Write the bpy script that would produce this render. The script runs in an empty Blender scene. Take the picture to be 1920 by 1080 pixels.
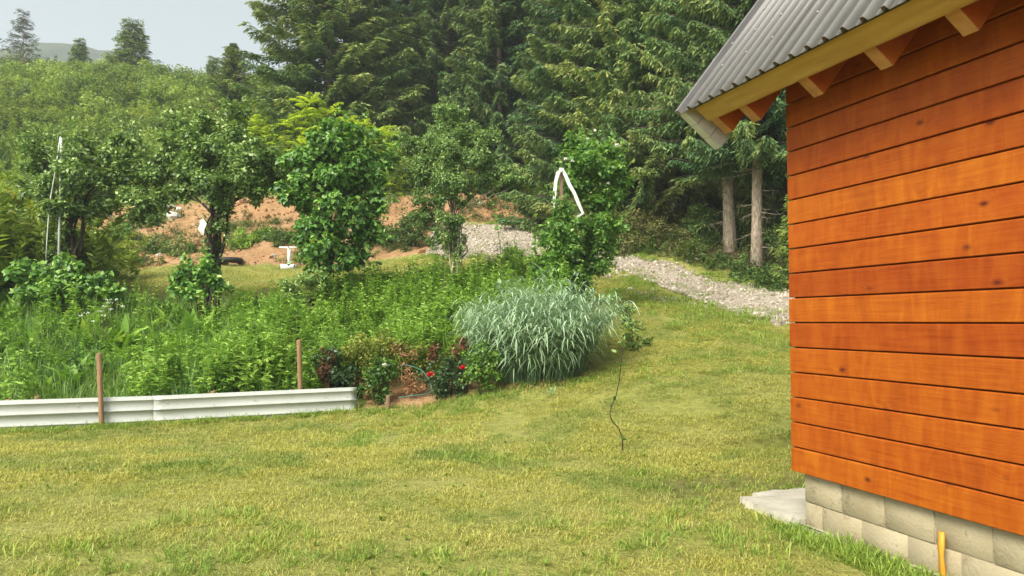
import bpy, math, random
import numpy as np
from mathutils import Vector, Matrix

# ------------------------------------------------------------------ camera, world, sun, exposure
sc = bpy.context.scene
CAM_H = 1.56
F_PX = 1450.0                      # focal length in pixels of the 1920 wide photograph
PITCH = math.atan(63.0 / F_PX)
cam_d = bpy.data.cameras.new("camera")
cam = bpy.data.objects.new("camera", cam_d)
sc.collection.objects.link(cam)
cam.location = (0, 0, CAM_H)
cam.rotation_euler = (math.pi / 2 + PITCH, 0, 0)
cam_d.sensor_width = 36.0
cam_d.lens = 36.0 * F_PX / 1920.0
cam_d.clip_start = 0.05
cam_d.clip_end = 8000
sc.camera = cam

SUN_AZ = math.radians(-143)        # compass style: 0 = straight ahead (+Y), negative = to the left
SUN_EL = math.radians(43)
w = bpy.data.worlds.new("World")
sc.world = w
w.use_nodes = True
wn = w.node_tree
wn.nodes.clear()
sky = wn.nodes.new("ShaderNodeTexSky")
sky.sky_type = 'NISHITA'
sky.sun_disc = False
sky.sun_elevation = SUN_EL
sky.sun_rotation = SUN_AZ
sky.altitude = 600
sky.air_density = 1.0
sky.dust_density = 6.0
sky.ozone_density = 1.0
hs = wn.nodes.new("ShaderNodeHueSaturation")
hs.inputs['Saturation'].default_value = 0.38
bg = wn.nodes.new("ShaderNodeBackground")
bg.inputs['Strength'].default_value = 0.112
wo = wn.nodes.new("ShaderNodeOutputWorld")
wn.links.new(sky.outputs[0], hs.inputs['Color'])
hz = wn.nodes.new("ShaderNodeMix"); hz.data_type = 'RGBA'; hz.blend_type = 'MULTIPLY'   # hazy, slightly greenish grey air
hz.inputs[0].default_value = 1.0
hz.inputs[7].default_value = (0.965, 1.02, 0.965, 1.0)
wn.links.new(hs.outputs[0], hz.inputs[6])
wn.links.new(hz.outputs[2], bg.inputs['Color'])
wn.links.new(bg.outputs[0], wo.inputs['Surface'])

sun_d = bpy.data.lights.new("sun", 'SUN')
sun_d.energy = 2.45
sun_d.angle = math.radians(26)
sun_d.color = (1.0, 0.92, 0.77)
sun = bpy.data.objects.new("sun", sun_d)
sc.collection.objects.link(sun)
sdir = Vector((math.sin(SUN_AZ) * math.cos(SUN_EL), math.cos(SUN_AZ) * math.cos(SUN_EL), math.sin(SUN_EL)))
sun.rotation_euler = sdir.to_track_quat('Z', 'Y').to_euler()
sun.location = (-20, -10, 30)

sc.view_settings.view_transform = 'Standard'
sc.view_settings.look = 'None'
sc.view_settings.gamma = 1.0
sc.view_settings.use_curve_mapping = False
sc.view_settings.exposure = 1.34
sc.render.engine = 'CYCLES'
sc.cycles.use_denoising = True
try:
    sc.cycles.denoiser = 'OPENIMAGEDENOISE'
except Exception:
    pass
sc.cycles.max_bounces = 7
sc.cycles.diffuse_bounces = 4
sc.cycles.transmission_bounces = 6
sc.cycles.transparent_max_bounces = 8

COL = sc.collection
PI = math.pi

# ------------------------------------------------------------------ small helpers
def at(px, py, Y):
    """world point at forward distance Y seen at photograph pixel (px, py): used to estimate real positions"""
    x = (px - 960) / F_PX
    v = (540 - py) / F_PX
    c, s = math.cos(PITCH), math.sin(PITCH)
    yy = c - v * s
    zz = s + v * c
    k = Y / yy
    return np.array([x * k, Y, CAM_H + zz * k])

def unit(a):
    a = np.asarray(a, float)
    return a / np.maximum(np.linalg.norm(a, axis=-1, keepdims=True), 1e-9)

def mesh_np(name, V, F, tint=None, mat=None, smooth=False, attrs=None):
    """V (n,3); F (m,k) array or list of arrays"""
    V = np.asarray(V, np.float32).reshape(-1, 3)
    Fs = F if isinstance(F, list) else [F]
    Fs = [np.asarray(f, np.int32) for f in Fs if len(f)]
    me = bpy.data.meshes.new(name)
    me.vertices.add(len(V))
    me.vertices.foreach_set("co", V.ravel())
    idx = np.concatenate([f.ravel() for f in Fs])
    tot = np.concatenate([np.full(len(f), f.shape[1], np.int32) for f in Fs])
    start = np.concatenate([[0], np.cumsum(tot)[:-1]]).astype(np.int32)
    me.loops.add(len(idx))
    me.loops.foreach_set("vertex_index", idx)
    me.polygons.add(len(tot))
    me.polygons.foreach_set("loop_start", start)
    if smooth:
        me.polygons.foreach_set("use_smooth", np.ones(len(tot), bool))
    if tint is not None:
        a = me.attributes.new("tint", 'FLOAT', 'POINT')
        a.data.foreach_set("value", np.asarray(tint, np.float32).ravel())
    for k, v in (attrs or {}).items():
        a = me.attributes.new(k, 'FLOAT', 'POINT')
        a.data.foreach_set("value", np.asarray(v, np.float32).ravel())
    me.update(calc_edges=True)
    me.validate()
    if mat is not None:
        me.materials.append(mat)
    return me

def obj(name, me, parent=None, loc=None, rot=None, **props):
    o = bpy.data.objects.new(name, me)
    COL.objects.link(o)
    if parent is not None:
        o.parent = parent
    if loc is not None:
        o.location = loc
    if rot is not None:
        o.rotation_euler = rot
    for k, v in props.items():
        o[k] = v
    return o

def thing(name, label, cat, loc=(0, 0, 0), rz=0.0, group=None):
    o = bpy.data.objects.new(name, None)
    COL.objects.link(o)
    o.empty_display_size = 0.2
    o.location = loc
    o.rotation_euler = (0, 0, rz)
    o['label'] = label
    o['category'] = cat
    if group:
        o['group'] = group
    return o

class MB:
    """collects tubes, quads and boxes into one mesh"""
    def __init__(s):
        s.V = []; s.Q = []; s.T = []; s.tint = []; s.n = 0
    def add(s, V, Q=None, T=None, tint=0.5):
        V = np.asarray(V, float).reshape(-1, 3)
        if Q is not None and len(Q): s.Q.append(np.asarray(Q, int).reshape(-1, 4) + s.n)
        if T is not None and len(T): s.T.append(np.asarray(T, int).reshape(-1, 3) + s.n)
        s.V.append(V)
        s.tint.append(np.broadcast_to(np.asarray(tint, float), (len(V),)) if np.ndim(tint) == 0 else np.asarray(tint, float).ravel())
        s.n += len(V)
        return s
    def tube(s, pts, rad, k=5, tint=0.5, cap=True):
        pts = np.asarray(pts, float)
        m = len(pts)
        rad = np.broadcast_to(np.asarray(rad, float), (m,))
        tg = np.gradient(pts, axis=0)
        tg = unit(tg)
        ref = np.where(np.abs(tg[:, 2:3]) > .9, np.array([[1., 0, 0]]), np.array([[0, 0, 1.]]))
        a = unit(np.cross(tg, ref)); b = np.cross(tg, a)
        th = np.arange(k) * 2 * PI / k
        ring = (pts[:, None, :] + rad[:, None, None] * (np.cos(th)[None, :, None] * a[:, None, :] + np.sin(th)[None, :, None] * b[:, None, :]))
        i = np.arange(m - 1)[:, None] * k; j = np.arange(k)[None, :]; j2 = (j + 1) % k
        Q = np.stack([i + j, i + j2, i + k + j2, i + k + j], -1).reshape(-1, 4)
        T = []
        V = ring.reshape(-1, 3)
        if cap:
            V = np.vstack([V, pts[-1:], pts[:1]])
            e = m * k
            T = [[(m - 1) * k + q, (m - 1) * k + (q + 1) % k, e] for q in range(k)] + [[(q + 1) % k, q, e + 1] for q in range(k)]
        return s.add(V, Q, T, tint)
    def box(s, lo, hi, tint=0.5):
        x0, y0, z0 = lo; x1, y1, z1 = hi
        V = [(x0, y0, z0), (x1, y0, z0), (x1, y1, z0), (x0, y1, z0), (x0, y0, z1), (x1, y0, z1), (x1, y1, z1), (x0, y1, z1)]
        Q = [(0, 3, 2, 1), (4, 5, 6, 7), (0, 1, 5, 4), (1, 2, 6, 5), (2, 3, 7, 6), (3, 0, 4, 7)]
        return s.add(V, Q, None, tint)
    def mesh(s, name, mat=None, smooth=False):
        F = []
        if s.Q: F.append(np.vstack(s.Q))
        if s.T: F.append(np.vstack(s.T))
        return mesh_np(name, np.vstack(s.V), F, np.concatenate(s.tint), mat, smooth)

def leaf_quads(P, D, N, L, W, fold=.12, waist=.45, tint=None):
    """one folded diamond leaf per point -> V (4n,3), Q (n,4), tint (4n)"""
    n = len(P)
    D = unit(D); S = unit(np.cross(D, N)); N = np.cross(S, D)
    L = np.broadcast_to(L, (n,))[:, None]; W = np.broadcast_to(W, (n,))[:, None]
    mid = P + D * L * waist
    r = mid + S * W * .5 + N * fold * W
    l = mid - S * W * .5 + N * fold * W
    tip = P + D * L - N * L * .08
    V = np.stack([P, r, tip, l], 1).reshape(-1, 3)
    Q = np.arange(4 * n).reshape(-1, 4)
    t = np.repeat(np.broadcast_to(.5 if tint is None else tint, (n,)), 4)
    return V, Q, t

def leaf_big(P, D, N, L, W, fold=.15, tint=None):
    """broader pointed leaf made of two half blades folded on the midrib, drooping tip"""
    n = len(P)
    D = unit(D); S = unit(np.cross(D, N)); N = np.cross(S, D)
    L = np.broadcast_to(L, (n,))[:, None]; W = np.broadcast_to(W, (n,))[:, None]
    m1 = P + D * L * .3 + N * L * .02
    m2 = P + D * L * .65
    tip = P + D * L - N * L * .18
    r1 = m1 + S * W * .5 + N * fold * W; l1 = m1 - S * W * .5 + N * fold * W
    r2 = m2 + S * W * .36 + N * fold * W * .6; l2 = m2 - S * W * .36 + N * fold * W * .6
    V = np.stack([P, r1, r2, tip, l2, l1, m1, m2], 1).reshape(-1, 3)
    b = np.arange(n)[:, None] * 8
    Q = np.concatenate([b + np.array([[0, 1, 2, 7]]), b + np.array([[0, 7, 4, 5]])], 0)
    T = np.concatenate([b + np.array([[7, 2, 3]]), b + np.array([[7, 3, 4]])], 0)
    t = np.repeat(np.broadcast_to(.5 if tint is None else tint, (n,)), 8)
    return V, Q, T, t

def ribbons(P, D, L, W, droop, nseg=3, tint=None, tipw=.08, sag_dir=None):
    """arching grass blades"""
    n = len(P)
    D = unit(D)
    side = np.cross(D, np.array([[0, 0, 1.]]))
    bad = np.linalg.norm(side, axis=1) < .05
    side[bad] = np.array([1., 0, 0])
    side = unit(side)
    t = np.linspace(0, 1, nseg + 1)[None, :, None]
    L = np.broadcast_to(L, (n,))[:, None, None]; W = np.broadcast_to(W, (n,))[:, None, None]
    droop = np.broadcast_to(droop, (n,))[:, None, None]
    C = P[:, None, :] + D[:, None, :] * L * t + np.array([0, 0, -1.])[None, None, :] * droop * L * t ** 2
    wt = W * .5 * np.maximum(np.minimum(1.0, (1.02 - t) * 2.2) * np.minimum(1, .5 + t * 3), tipw)
    V = np.stack([C - side[:, None, :] * wt, C + side[:, None, :] * wt], 2).reshape(-1, 3)
    b = (np.arange(n)[:, None] * (nseg + 1) + np.arange(nseg)[None, :]).reshape(-1, 1) * 2
    Q = b + np.array([[0, 1, 3, 2]])
    tt = np.repeat(np.broadcast_to(.5 if tint is None else tint, (n,)), 2 * (nseg + 1))
    return V, Q, tt

# value noise in numpy
_pt = np.random.default_rng(3).random((64, 64))
def vnoise(x, y):
    x = np.asarray(x, float); y = np.asarray(y, float)
    xi = np.floor(x).astype(int); yi = np.floor(y).astype(int)
    fx = x - xi; fy = y - yi
    fx = fx * fx * (3 - 2 * fx); fy = fy * fy * (3 - 2 * fy)
    a = _pt[xi % 64, yi % 64]; b = _pt[(xi + 1) % 64, yi % 64]; c = _pt[xi % 64, (yi + 1) % 64]; d = _pt[(xi + 1) % 64, (yi + 1) % 64]
    return (a * (1 - fx) + b * fx) * (1 - fy) + (c * (1 - fx) + d * fx) * fy
def fbm(x, y, o=3):
    s = 0; a = .5
    for i in range(o):
        s = s + a * vnoise(x * 2 ** i + 7.3 * i, y * 2 ** i + 3.1 * i); a *= .5
    return s / (1 - .5 ** o)

# ------------------------------------------------------------------ materials
def new_mat(name):
    m = bpy.data.materials.new(name)
    m.use_nodes = True
    nt = m.node_tree
    nt.nodes.clear()
    return m, nt
def nd(nt, typ, ins=None, **props):
    n = nt.nodes.new(typ)
    for k, v in props.items(): setattr(n, k, v)
    for k, v in (ins or {}).items():
        if isinstance(v, bpy.types.NodeSocket): nt.links.new(v, n.inputs[k])
        else: n.inputs[k].default_value = v
    return n
def c4(c): return (c[0], c[1], c[2], 1.0)
def ramp(nt, fac, stops, interp='LINEAR'):
    r = nt.nodes.new("ShaderNodeValToRGB")
    r.color_ramp.interpolation = interp
    el = r.color_ramp.elements
    while len(el) < len(stops): el.new(.5)
    for e, (p, c) in zip(el, stops):
        e.position = p; e.color = c4(c) if len(c) == 3 else c
    if fac is not None: nt.links.new(fac, r.inputs[0])
    return r.outputs[0]
def mixc(nt, fac, a, b, mode='MIX'):
    n = nt.nodes.new("ShaderNodeMix"); n.data_type = 'RGBA'; n.blend_type = mode
    for sock, v in ((n.inputs[0], fac), (n.inputs[6], a), (n.inputs[7], b)):
        if isinstance(v, bpy.types.NodeSocket): nt.links.new(v, sock)
        else: sock.default_value = v if np.ndim(v) == 0 else c4(v)
    return n.outputs[2]
def noise(nt, vec, scale, detail=4, rough=.55, dist=0.0):
    n = nd(nt, "ShaderNodeTexNoise", {'Scale': scale, 'Detail': detail, 'Roughness': rough, 'Distortion': dist})
    if vec is not None: nt.links.new(vec, n.inputs['Vector'])
    return n.outputs[0]
def attr(nt, name):
    return nd(nt, "ShaderNodeAttribute", attribute_name=name).outputs['Fac']
def mathn(nt, op, a, b=None):
    n = nt.nodes.new("ShaderNodeMath"); n.operation = op
    for i, v in enumerate((a, b)):
        if v is None: continue
        if isinstance(v, bpy.types.NodeSocket): nt.links.new(v, n.inputs[i])
        else: n.inputs[i].default_value = v
    return n.outputs[0]
def out(nt, sh):
    o = nt.nodes.new("ShaderNodeOutputMaterial")
    nt.links.new(sh, o.inputs['Surface'])
def bump(nt, h, strength=.3, dist=.02):
    b = nd(nt, "ShaderNodeBump", {'Strength': strength, 'Distance': dist, 'Height': h})
    return b.outputs[0]

FOL = {'spruce_needles': 1.42, 'vine_leaf': 1.3, 'mid_leaf': 1.9, 'grey_leaf': 1.7, 'lime_leaf': 1.3, 'ribbon_grass': 1.3, 'rose_leaf': 1.5, 'raspberry_leaf': 1.5}      # reflectance by foliage kind
def leaf_mat(name, stops, transl=.3, rough=.5, spec=.3, patch=None, patch_scale=1.0, rnd=.25, tcol=None):
    """stops: colour ramp over the tint attribute. patch: second colour mixed in by a world noise"""
    g = FOL.get(name, 1.28)
    stops = [(q, tuple(min(.8, v * g) for v in c)) for q, c in stops]
    if isinstance(patch, list): patch = [(q, tuple(min(.8, v * g) for v in c)) for q, c in patch]
    m, nt = new_mat(name)
    t = attr(nt, "tint")
    oi = nd(nt, "ShaderNodeObjectInfo").outputs['Random']
    f = mathn(nt, 'ADD', t, mathn(nt, 'MULTIPLY', mathn(nt, 'SUBTRACT', oi, .5), rnd))
    col = ramp(nt, f, stops)
    if patch is not None:
        pos = nd(nt, "ShaderNodeNewGeometry").outputs['Position']
        nz = noise(nt, pos, patch_scale, 3)
        fac = ramp(nt, nz, [(.42, (0, 0, 0)), (.62, (1, 1, 1))])
        col = mixc(nt, fac, col, patch if not isinstance(patch, list) else ramp(nt, f, patch))
    p = nd(nt, "ShaderNodeBsdfPrincipled", {'Base Color': col, 'Roughness': rough, 'Specular IOR Level': spec})
    tc = mixc(nt, 1.0, col, (1.25, 1.25, .6), 'MULTIPLY') if tcol is None else mixc(nt, 1.0, col, tcol, 'MULTIPLY')
    tr = nd(nt, "ShaderNodeBsdfTranslucent", {'Color': tc})
    mx = nd(nt, "ShaderNodeMixShader", {0: transl})
    nt.links.new(p.outputs[0], mx.inputs[1]); nt.links.new(tr.outputs[0], mx.inputs[2])
    out(nt, mx.outputs[0])
    return m

def plain_mat(name, c1, c2, scale=6, rough=.7, spec=.3, bmp=0.0, metallic=0.0, stretch=None, coord='Object', detail=5):
    m, nt = new_mat(name)
    tc = nd(nt, "ShaderNodeTexCoord").outputs[coord]
    if stretch is not None:
        tc = nd(nt, "ShaderNodeMapping", {'Vector': tc, 'Scale': stretch}).outputs[0]
    nz = noise(nt, tc, scale, detail)
    col = ramp(nt, nz, [(.3, c1), (.7, c2)])
    p = nd(nt, "ShaderNodeBsdfPrincipled", {'Base Color': col, 'Roughness': rough, 'Specular IOR Level': spec, 'Metallic': metallic})
    if bmp: nt.links.new(bump(nt, nz, bmp, .02), p.inputs['Normal'])
    out(nt, p.outputs[0])
    return m

M = {}
# ground: lawn soil / bare earth / forest floor / rank grass by surface attribute
def ground_mat():
    m, nt = new_mat("ground_surface")
    pos = nd(nt, "ShaderNodeNewGeometry").outputs['Position']
    n1 = noise(nt, pos, .9, 4); n2 = noise(nt, pos, 9, 5); n3 = noise(nt, pos, 45, 3)
    lawn = ramp(nt, n1, [(.3, (.17, .195, .04)), (.5, (.28, .29, .065)), (.7, (.38, .36, .11))])
    lawn = mixc(nt, .5, lawn, ramp(nt, n2, [(.3, (.12, .135, .035)), (.7, (.34, .32, .10))]))
    earth = ramp(nt, noise(nt, pos, .8, 6, .65), [(.3, (.28, .135, .055)), (.5, (.41, .225, .10)), (.7, (.50, .31, .165))])
    earth = mixc(nt, .35, earth, ramp(nt, n2, [(.35, (.17, .09, .045)), (.65, (.46, .33, .21))]))
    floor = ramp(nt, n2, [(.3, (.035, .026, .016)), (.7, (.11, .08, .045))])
    rank = ramp(nt, n2, [(.3, (.045, .07, .018)), (.7, (.13, .17, .045))])
    col = mixc(nt, attr(nt, "rank"), lawn, rank)
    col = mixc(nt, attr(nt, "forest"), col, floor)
    so = mathn(nt, 'MULTIPLY', attr(nt, "earth"), 1.0)
    so = ramp(nt, mathn(nt, 'ADD', so, mathn(nt, 'MULTIPLY', mathn(nt, 'SUBTRACT', n2, .5), .7)), [(.42, (0, 0, 0)), (.58, (1, 1, 1))])
    col = mixc(nt, so, col, earth)
    p = nd(nt, "ShaderNodeBsdfPrincipled", {'Base Color': col, 'Roughness': .9, 'Specular IOR Level': .15})
    h = mathn(nt, 'ADD', n2, mathn(nt, 'MULTIPLY', n3, .5))
    nt.links.new(bump(nt, h, .8, .08), p.inputs['Normal'])
    out(nt, p.outputs[0])
    return m
M['ground'] = ground_mat()

def gravel_mat():
    m, nt = new_mat("gravel_surface")
    pos = nd(nt, "ShaderNodeNewGeometry").outputs['Position']
    v = nd(nt, "ShaderNodeTexVoronoi", {'Vector': pos, 'Scale': 16.0})
    n1 = noise(nt, pos, .8, 5)
    col = mixc(nt, .5, ramp(nt, v.outputs['Color'], [(.1, (.22, .18, .14)), (.9, (.48, .415, .335))]), ramp(nt, n1, [(.3, (.24, .19, .14)), (.7, (.36, .32, .275))]))
    p = nd(nt, "ShaderNodeBsdfPrincipled", {'Base Color': col, 'Roughness': .9, 'Specular IOR Level': .2})
    nt.links.new(bump(nt, v.outputs['Distance'], .7, .05), p.inputs['Normal'])
    out(nt, p.outputs[0])
    return m
M['gravel'] = gravel_mat()

def stone_mat():
    m, nt = new_mat("gravel_stone")
    oi = nd(nt, "ShaderNodeObjectInfo").outputs['Random']
    col = ramp(nt, oi, [(0, (.18, .145, .11)), (.5, (.38, .325, .26)), (1, (.58, .515, .43))])
    p = nd(nt, "ShaderNodeBsdfPrincipled", {'Base Color': col, 'Roughness': .85, 'Specular IOR Level': .25})
    out(nt, p.outputs[0])
    return m
M['stone'] = stone_mat()
def clod_mat():
    m, nt = new_mat("earth_clod")
    oi = nd(nt, "ShaderNodeObjectInfo").outputs['Random']
    col = ramp(nt, oi, [(0, (.16, .08, .04)), (.6, (.31, .175, .09)), (.9, (.4, .26, .155)), (1, (.46, .41, .35))])
    p = nd(nt, "ShaderNodeBsdfPrincipled", {'Base Color': col, 'Roughness': .95, 'Specular IOR Level': .1})
    out(nt, p.outputs[0])
    return m
M['clod'] = clod_mat()

def lawn_mat():
    m, nt = new_mat("lawn_blade")
    pos = nd(nt, "ShaderNodeNewGeometry").outputs['Position']
    flat = nd(nt, "ShaderNodeMapping", {'Vector': pos, 'Scale': (1, 1, .05)}).outputs[0]
    t = attr(nt, "tint")
    a = ramp(nt, t, [(0, (.27, .28, .06)), (.55, (.435, .42, .095)), (.85, (.54, .51, .16)), (1, (.63, .56, .25))])   # mown, yellowish
    b = ramp(nt, t, [(0, (.11, .17, .035)), (.6, (.22, .30, .06)), (1, (.36, .41, .10))])                             # fresh green
    d = ramp(nt, t, [(0, (.32, .30, .10)), (.6, (.52, .475, .17)), (1, (.63, .57, .29))])                               # dry clippings
    f1 = ramp(nt, noise(nt, flat, .75, 4), [(.47, (0, 0, 0)), (.60, (1, 1, 1))])
    f2 = ramp(nt, noise(nt, flat, 1.3, 5, .6, .6), [(.50, (0, 0, 0)), (.66, (1, 1, 1))])
    col = mixc(nt, f1, a, b)
    col = mixc(nt, mathn(nt, 'MULTIPLY', f2, .6), col, d)
    p = nd(nt, "ShaderNodeBsdfPrincipled", {'Base Color': col, 'Roughness': .6, 'Specular IOR Level': .25})
    tr = nd(nt, "ShaderNodeBsdfTranslucent", {'Color': mixc(nt, 1.0, col, (1.15, 1.15, .6), 'MULTIPLY')})
    mx = nd(nt, "ShaderNodeMixShader", {0: .3})
    nt.links.new(p.outputs[0], mx.inputs[1]); nt.links.new(tr.outputs[0], mx.inputs[2])
    out(nt, mx.outputs[0])
    return m
M['lawn'] = lawn_mat()

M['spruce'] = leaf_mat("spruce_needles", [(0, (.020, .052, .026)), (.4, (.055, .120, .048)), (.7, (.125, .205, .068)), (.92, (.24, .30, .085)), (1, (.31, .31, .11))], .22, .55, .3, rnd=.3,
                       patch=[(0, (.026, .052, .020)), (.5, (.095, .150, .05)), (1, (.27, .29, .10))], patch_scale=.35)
M['spruce_young'] = leaf_mat("young_spruce_needles", [(0, (.06, .10, .03)), (.5, (.15, .215, .05)), (1, (.3, .36, .09))], .15, .55, .3)
M['spruce_grey'] = leaf_mat("grey_spruce_needles", [(0, (.04, .055, .04)), (.5, (.085, .105, .07)), (1, (.16, .18, .11))], .15, .55, .3)
M['twig'] = plain_mat("dead_twig", (.07, .052, .036), (.15, .12, .085), 20, .9)
M['bark'] = plain_mat("spruce_bark", (.16, .12, .09), (.5, .41, .32), 5, .9, .1, .8, stretch=(3, 3, 1.2))
M['bark_dark'] = plain_mat("dark_bark", (.022, .018, .014), (.075, .06, .045), 14, .9, .1, .6, stretch=(2, 2, .6))
M['stem'] = plain_mat("green_stem", (.05, .06, .02), (.12, .13, .05), 20, .7)
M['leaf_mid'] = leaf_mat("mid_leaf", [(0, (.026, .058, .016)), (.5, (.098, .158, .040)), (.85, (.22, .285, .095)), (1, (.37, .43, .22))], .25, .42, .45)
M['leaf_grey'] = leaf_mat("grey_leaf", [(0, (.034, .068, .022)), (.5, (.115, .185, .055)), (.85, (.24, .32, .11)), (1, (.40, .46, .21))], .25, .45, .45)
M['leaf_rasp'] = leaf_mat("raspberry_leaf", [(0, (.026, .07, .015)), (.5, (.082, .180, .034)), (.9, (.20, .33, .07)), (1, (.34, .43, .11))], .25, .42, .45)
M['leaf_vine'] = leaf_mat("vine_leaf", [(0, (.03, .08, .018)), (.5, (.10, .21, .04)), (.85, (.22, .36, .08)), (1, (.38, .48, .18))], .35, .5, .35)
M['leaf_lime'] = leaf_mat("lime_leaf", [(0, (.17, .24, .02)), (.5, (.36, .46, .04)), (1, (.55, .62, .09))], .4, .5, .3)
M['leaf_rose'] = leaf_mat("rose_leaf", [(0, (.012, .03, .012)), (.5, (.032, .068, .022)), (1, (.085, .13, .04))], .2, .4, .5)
M['leaf_rose_fresh'] = leaf_mat("fresh_rose_leaf", [(0, (.035, .075, .015)), (.5, (.09, .19, .03)), (1, (.2, .3, .06))], .3, .4, .45)  # the leaf colour itself is a lighter green than rose_leaf
M['leaf_yellow'] = leaf_mat("yellowish_leaf", [(0, (.07, .10, .02)), (.5, (.18, .22, .04)), (1, (.36, .34, .08))], .3, .5, .3)
M['leaf_red'] = leaf_mat("red_shoot_leaf", [(0, (.07, .035, .018)), (.5, (.16, .06, .035)), (1, (.15, .12, .05))], .2, .45, .4)
M['leaf_dry'] = leaf_mat("dry_leaf", [(0, (.15, .075, .035)), (.5, (.34, .19, .10)), (1, (.50, .32, .18))], .15, .8, .1)
M['scrub'] = leaf_mat("hill_scrub", [(0, (.07, .115, .026)), (.5, (.19, .275, .055)), (1, (.36, .44, .11))], .35, .55, .25, rnd=.6,
                      patch=[(0, (.06, .10, .02)), (.5, (.145, .205, .04)), (1, (.28, .33, .08))], patch_scale=.16)
M['weed'] = leaf_mat("weed_leaf", [(0, (.035, .085, .015)), (.5, (.11, .22, .035)), (1, (.25, .37, .075))], .35, .65, .2, rnd=.8,
                     patch=[(0, (.06, .12, .016)), (.5, (.16, .29, .04)), (1, (.3, .42, .08))], patch_scale=.5)
M['weed_light'] = leaf_mat("light_weed_leaf", [(0, (.09, .17, .02)), (.5, (.2, .35, .05)), (1, (.36, .47, .11))], .3, .5, .35, rnd=.4)
M['tallgrass'] = leaf_mat("tall_grass", [(0, (.05, .11, .02)), (.5, (.15, .26, .055)), (1, (.32, .40, .13))], .3, .5, .35, rnd=.4,
                          patch=[(0, (.05, .12, .035)), (.5, (.11, .235, .07)), (1, (.25, .36, .13))], patch_scale=.6)
M['under'] = leaf_mat("undergrowth_leaf", [(0, (.028, .058, .016)), (.5, (.08, .14, .034)), (1, (.17, .235, .06))], .25, .55, .3, rnd=.5)
M['tuft'] = leaf_mat("lawn_tuft", [(0, (.08, .14, .02)), (.5, (.17, .26, .04)), (1, (.33, .39, .09))], .3, .55, .3, rnd=.4)
M['brown_under'] = leaf_mat("brownish_undergrowth", [(0, (.04, .05, .016)), (.5, (.11, .12, .038)), (1, (.22, .21, .075))], .2, .6, .2, rnd=.4)
M['ribbon'] = leaf_mat("ribbon_grass", [(0, (.10, .18, .085)), (.4, (.225, .335, .18)), (.75, (.33, .435, .285)), (1, (.48, .55, .40))], .22, .45, .4, tcol=(1, 1.05, .8))
M['white_petal'] = plain_mat("white_petal", (.72, .72, .64), (.85, .85, .8), 20, .6)
M['red_petal'] = plain_mat("red_petal", (.55, .006, .018), (.78, .02, .04), 20, .5)
M['yellow_petal'] = plain_mat("yellow_petal", (.6, .38, .03), (.75, .5, .05), 20, .6)

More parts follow.
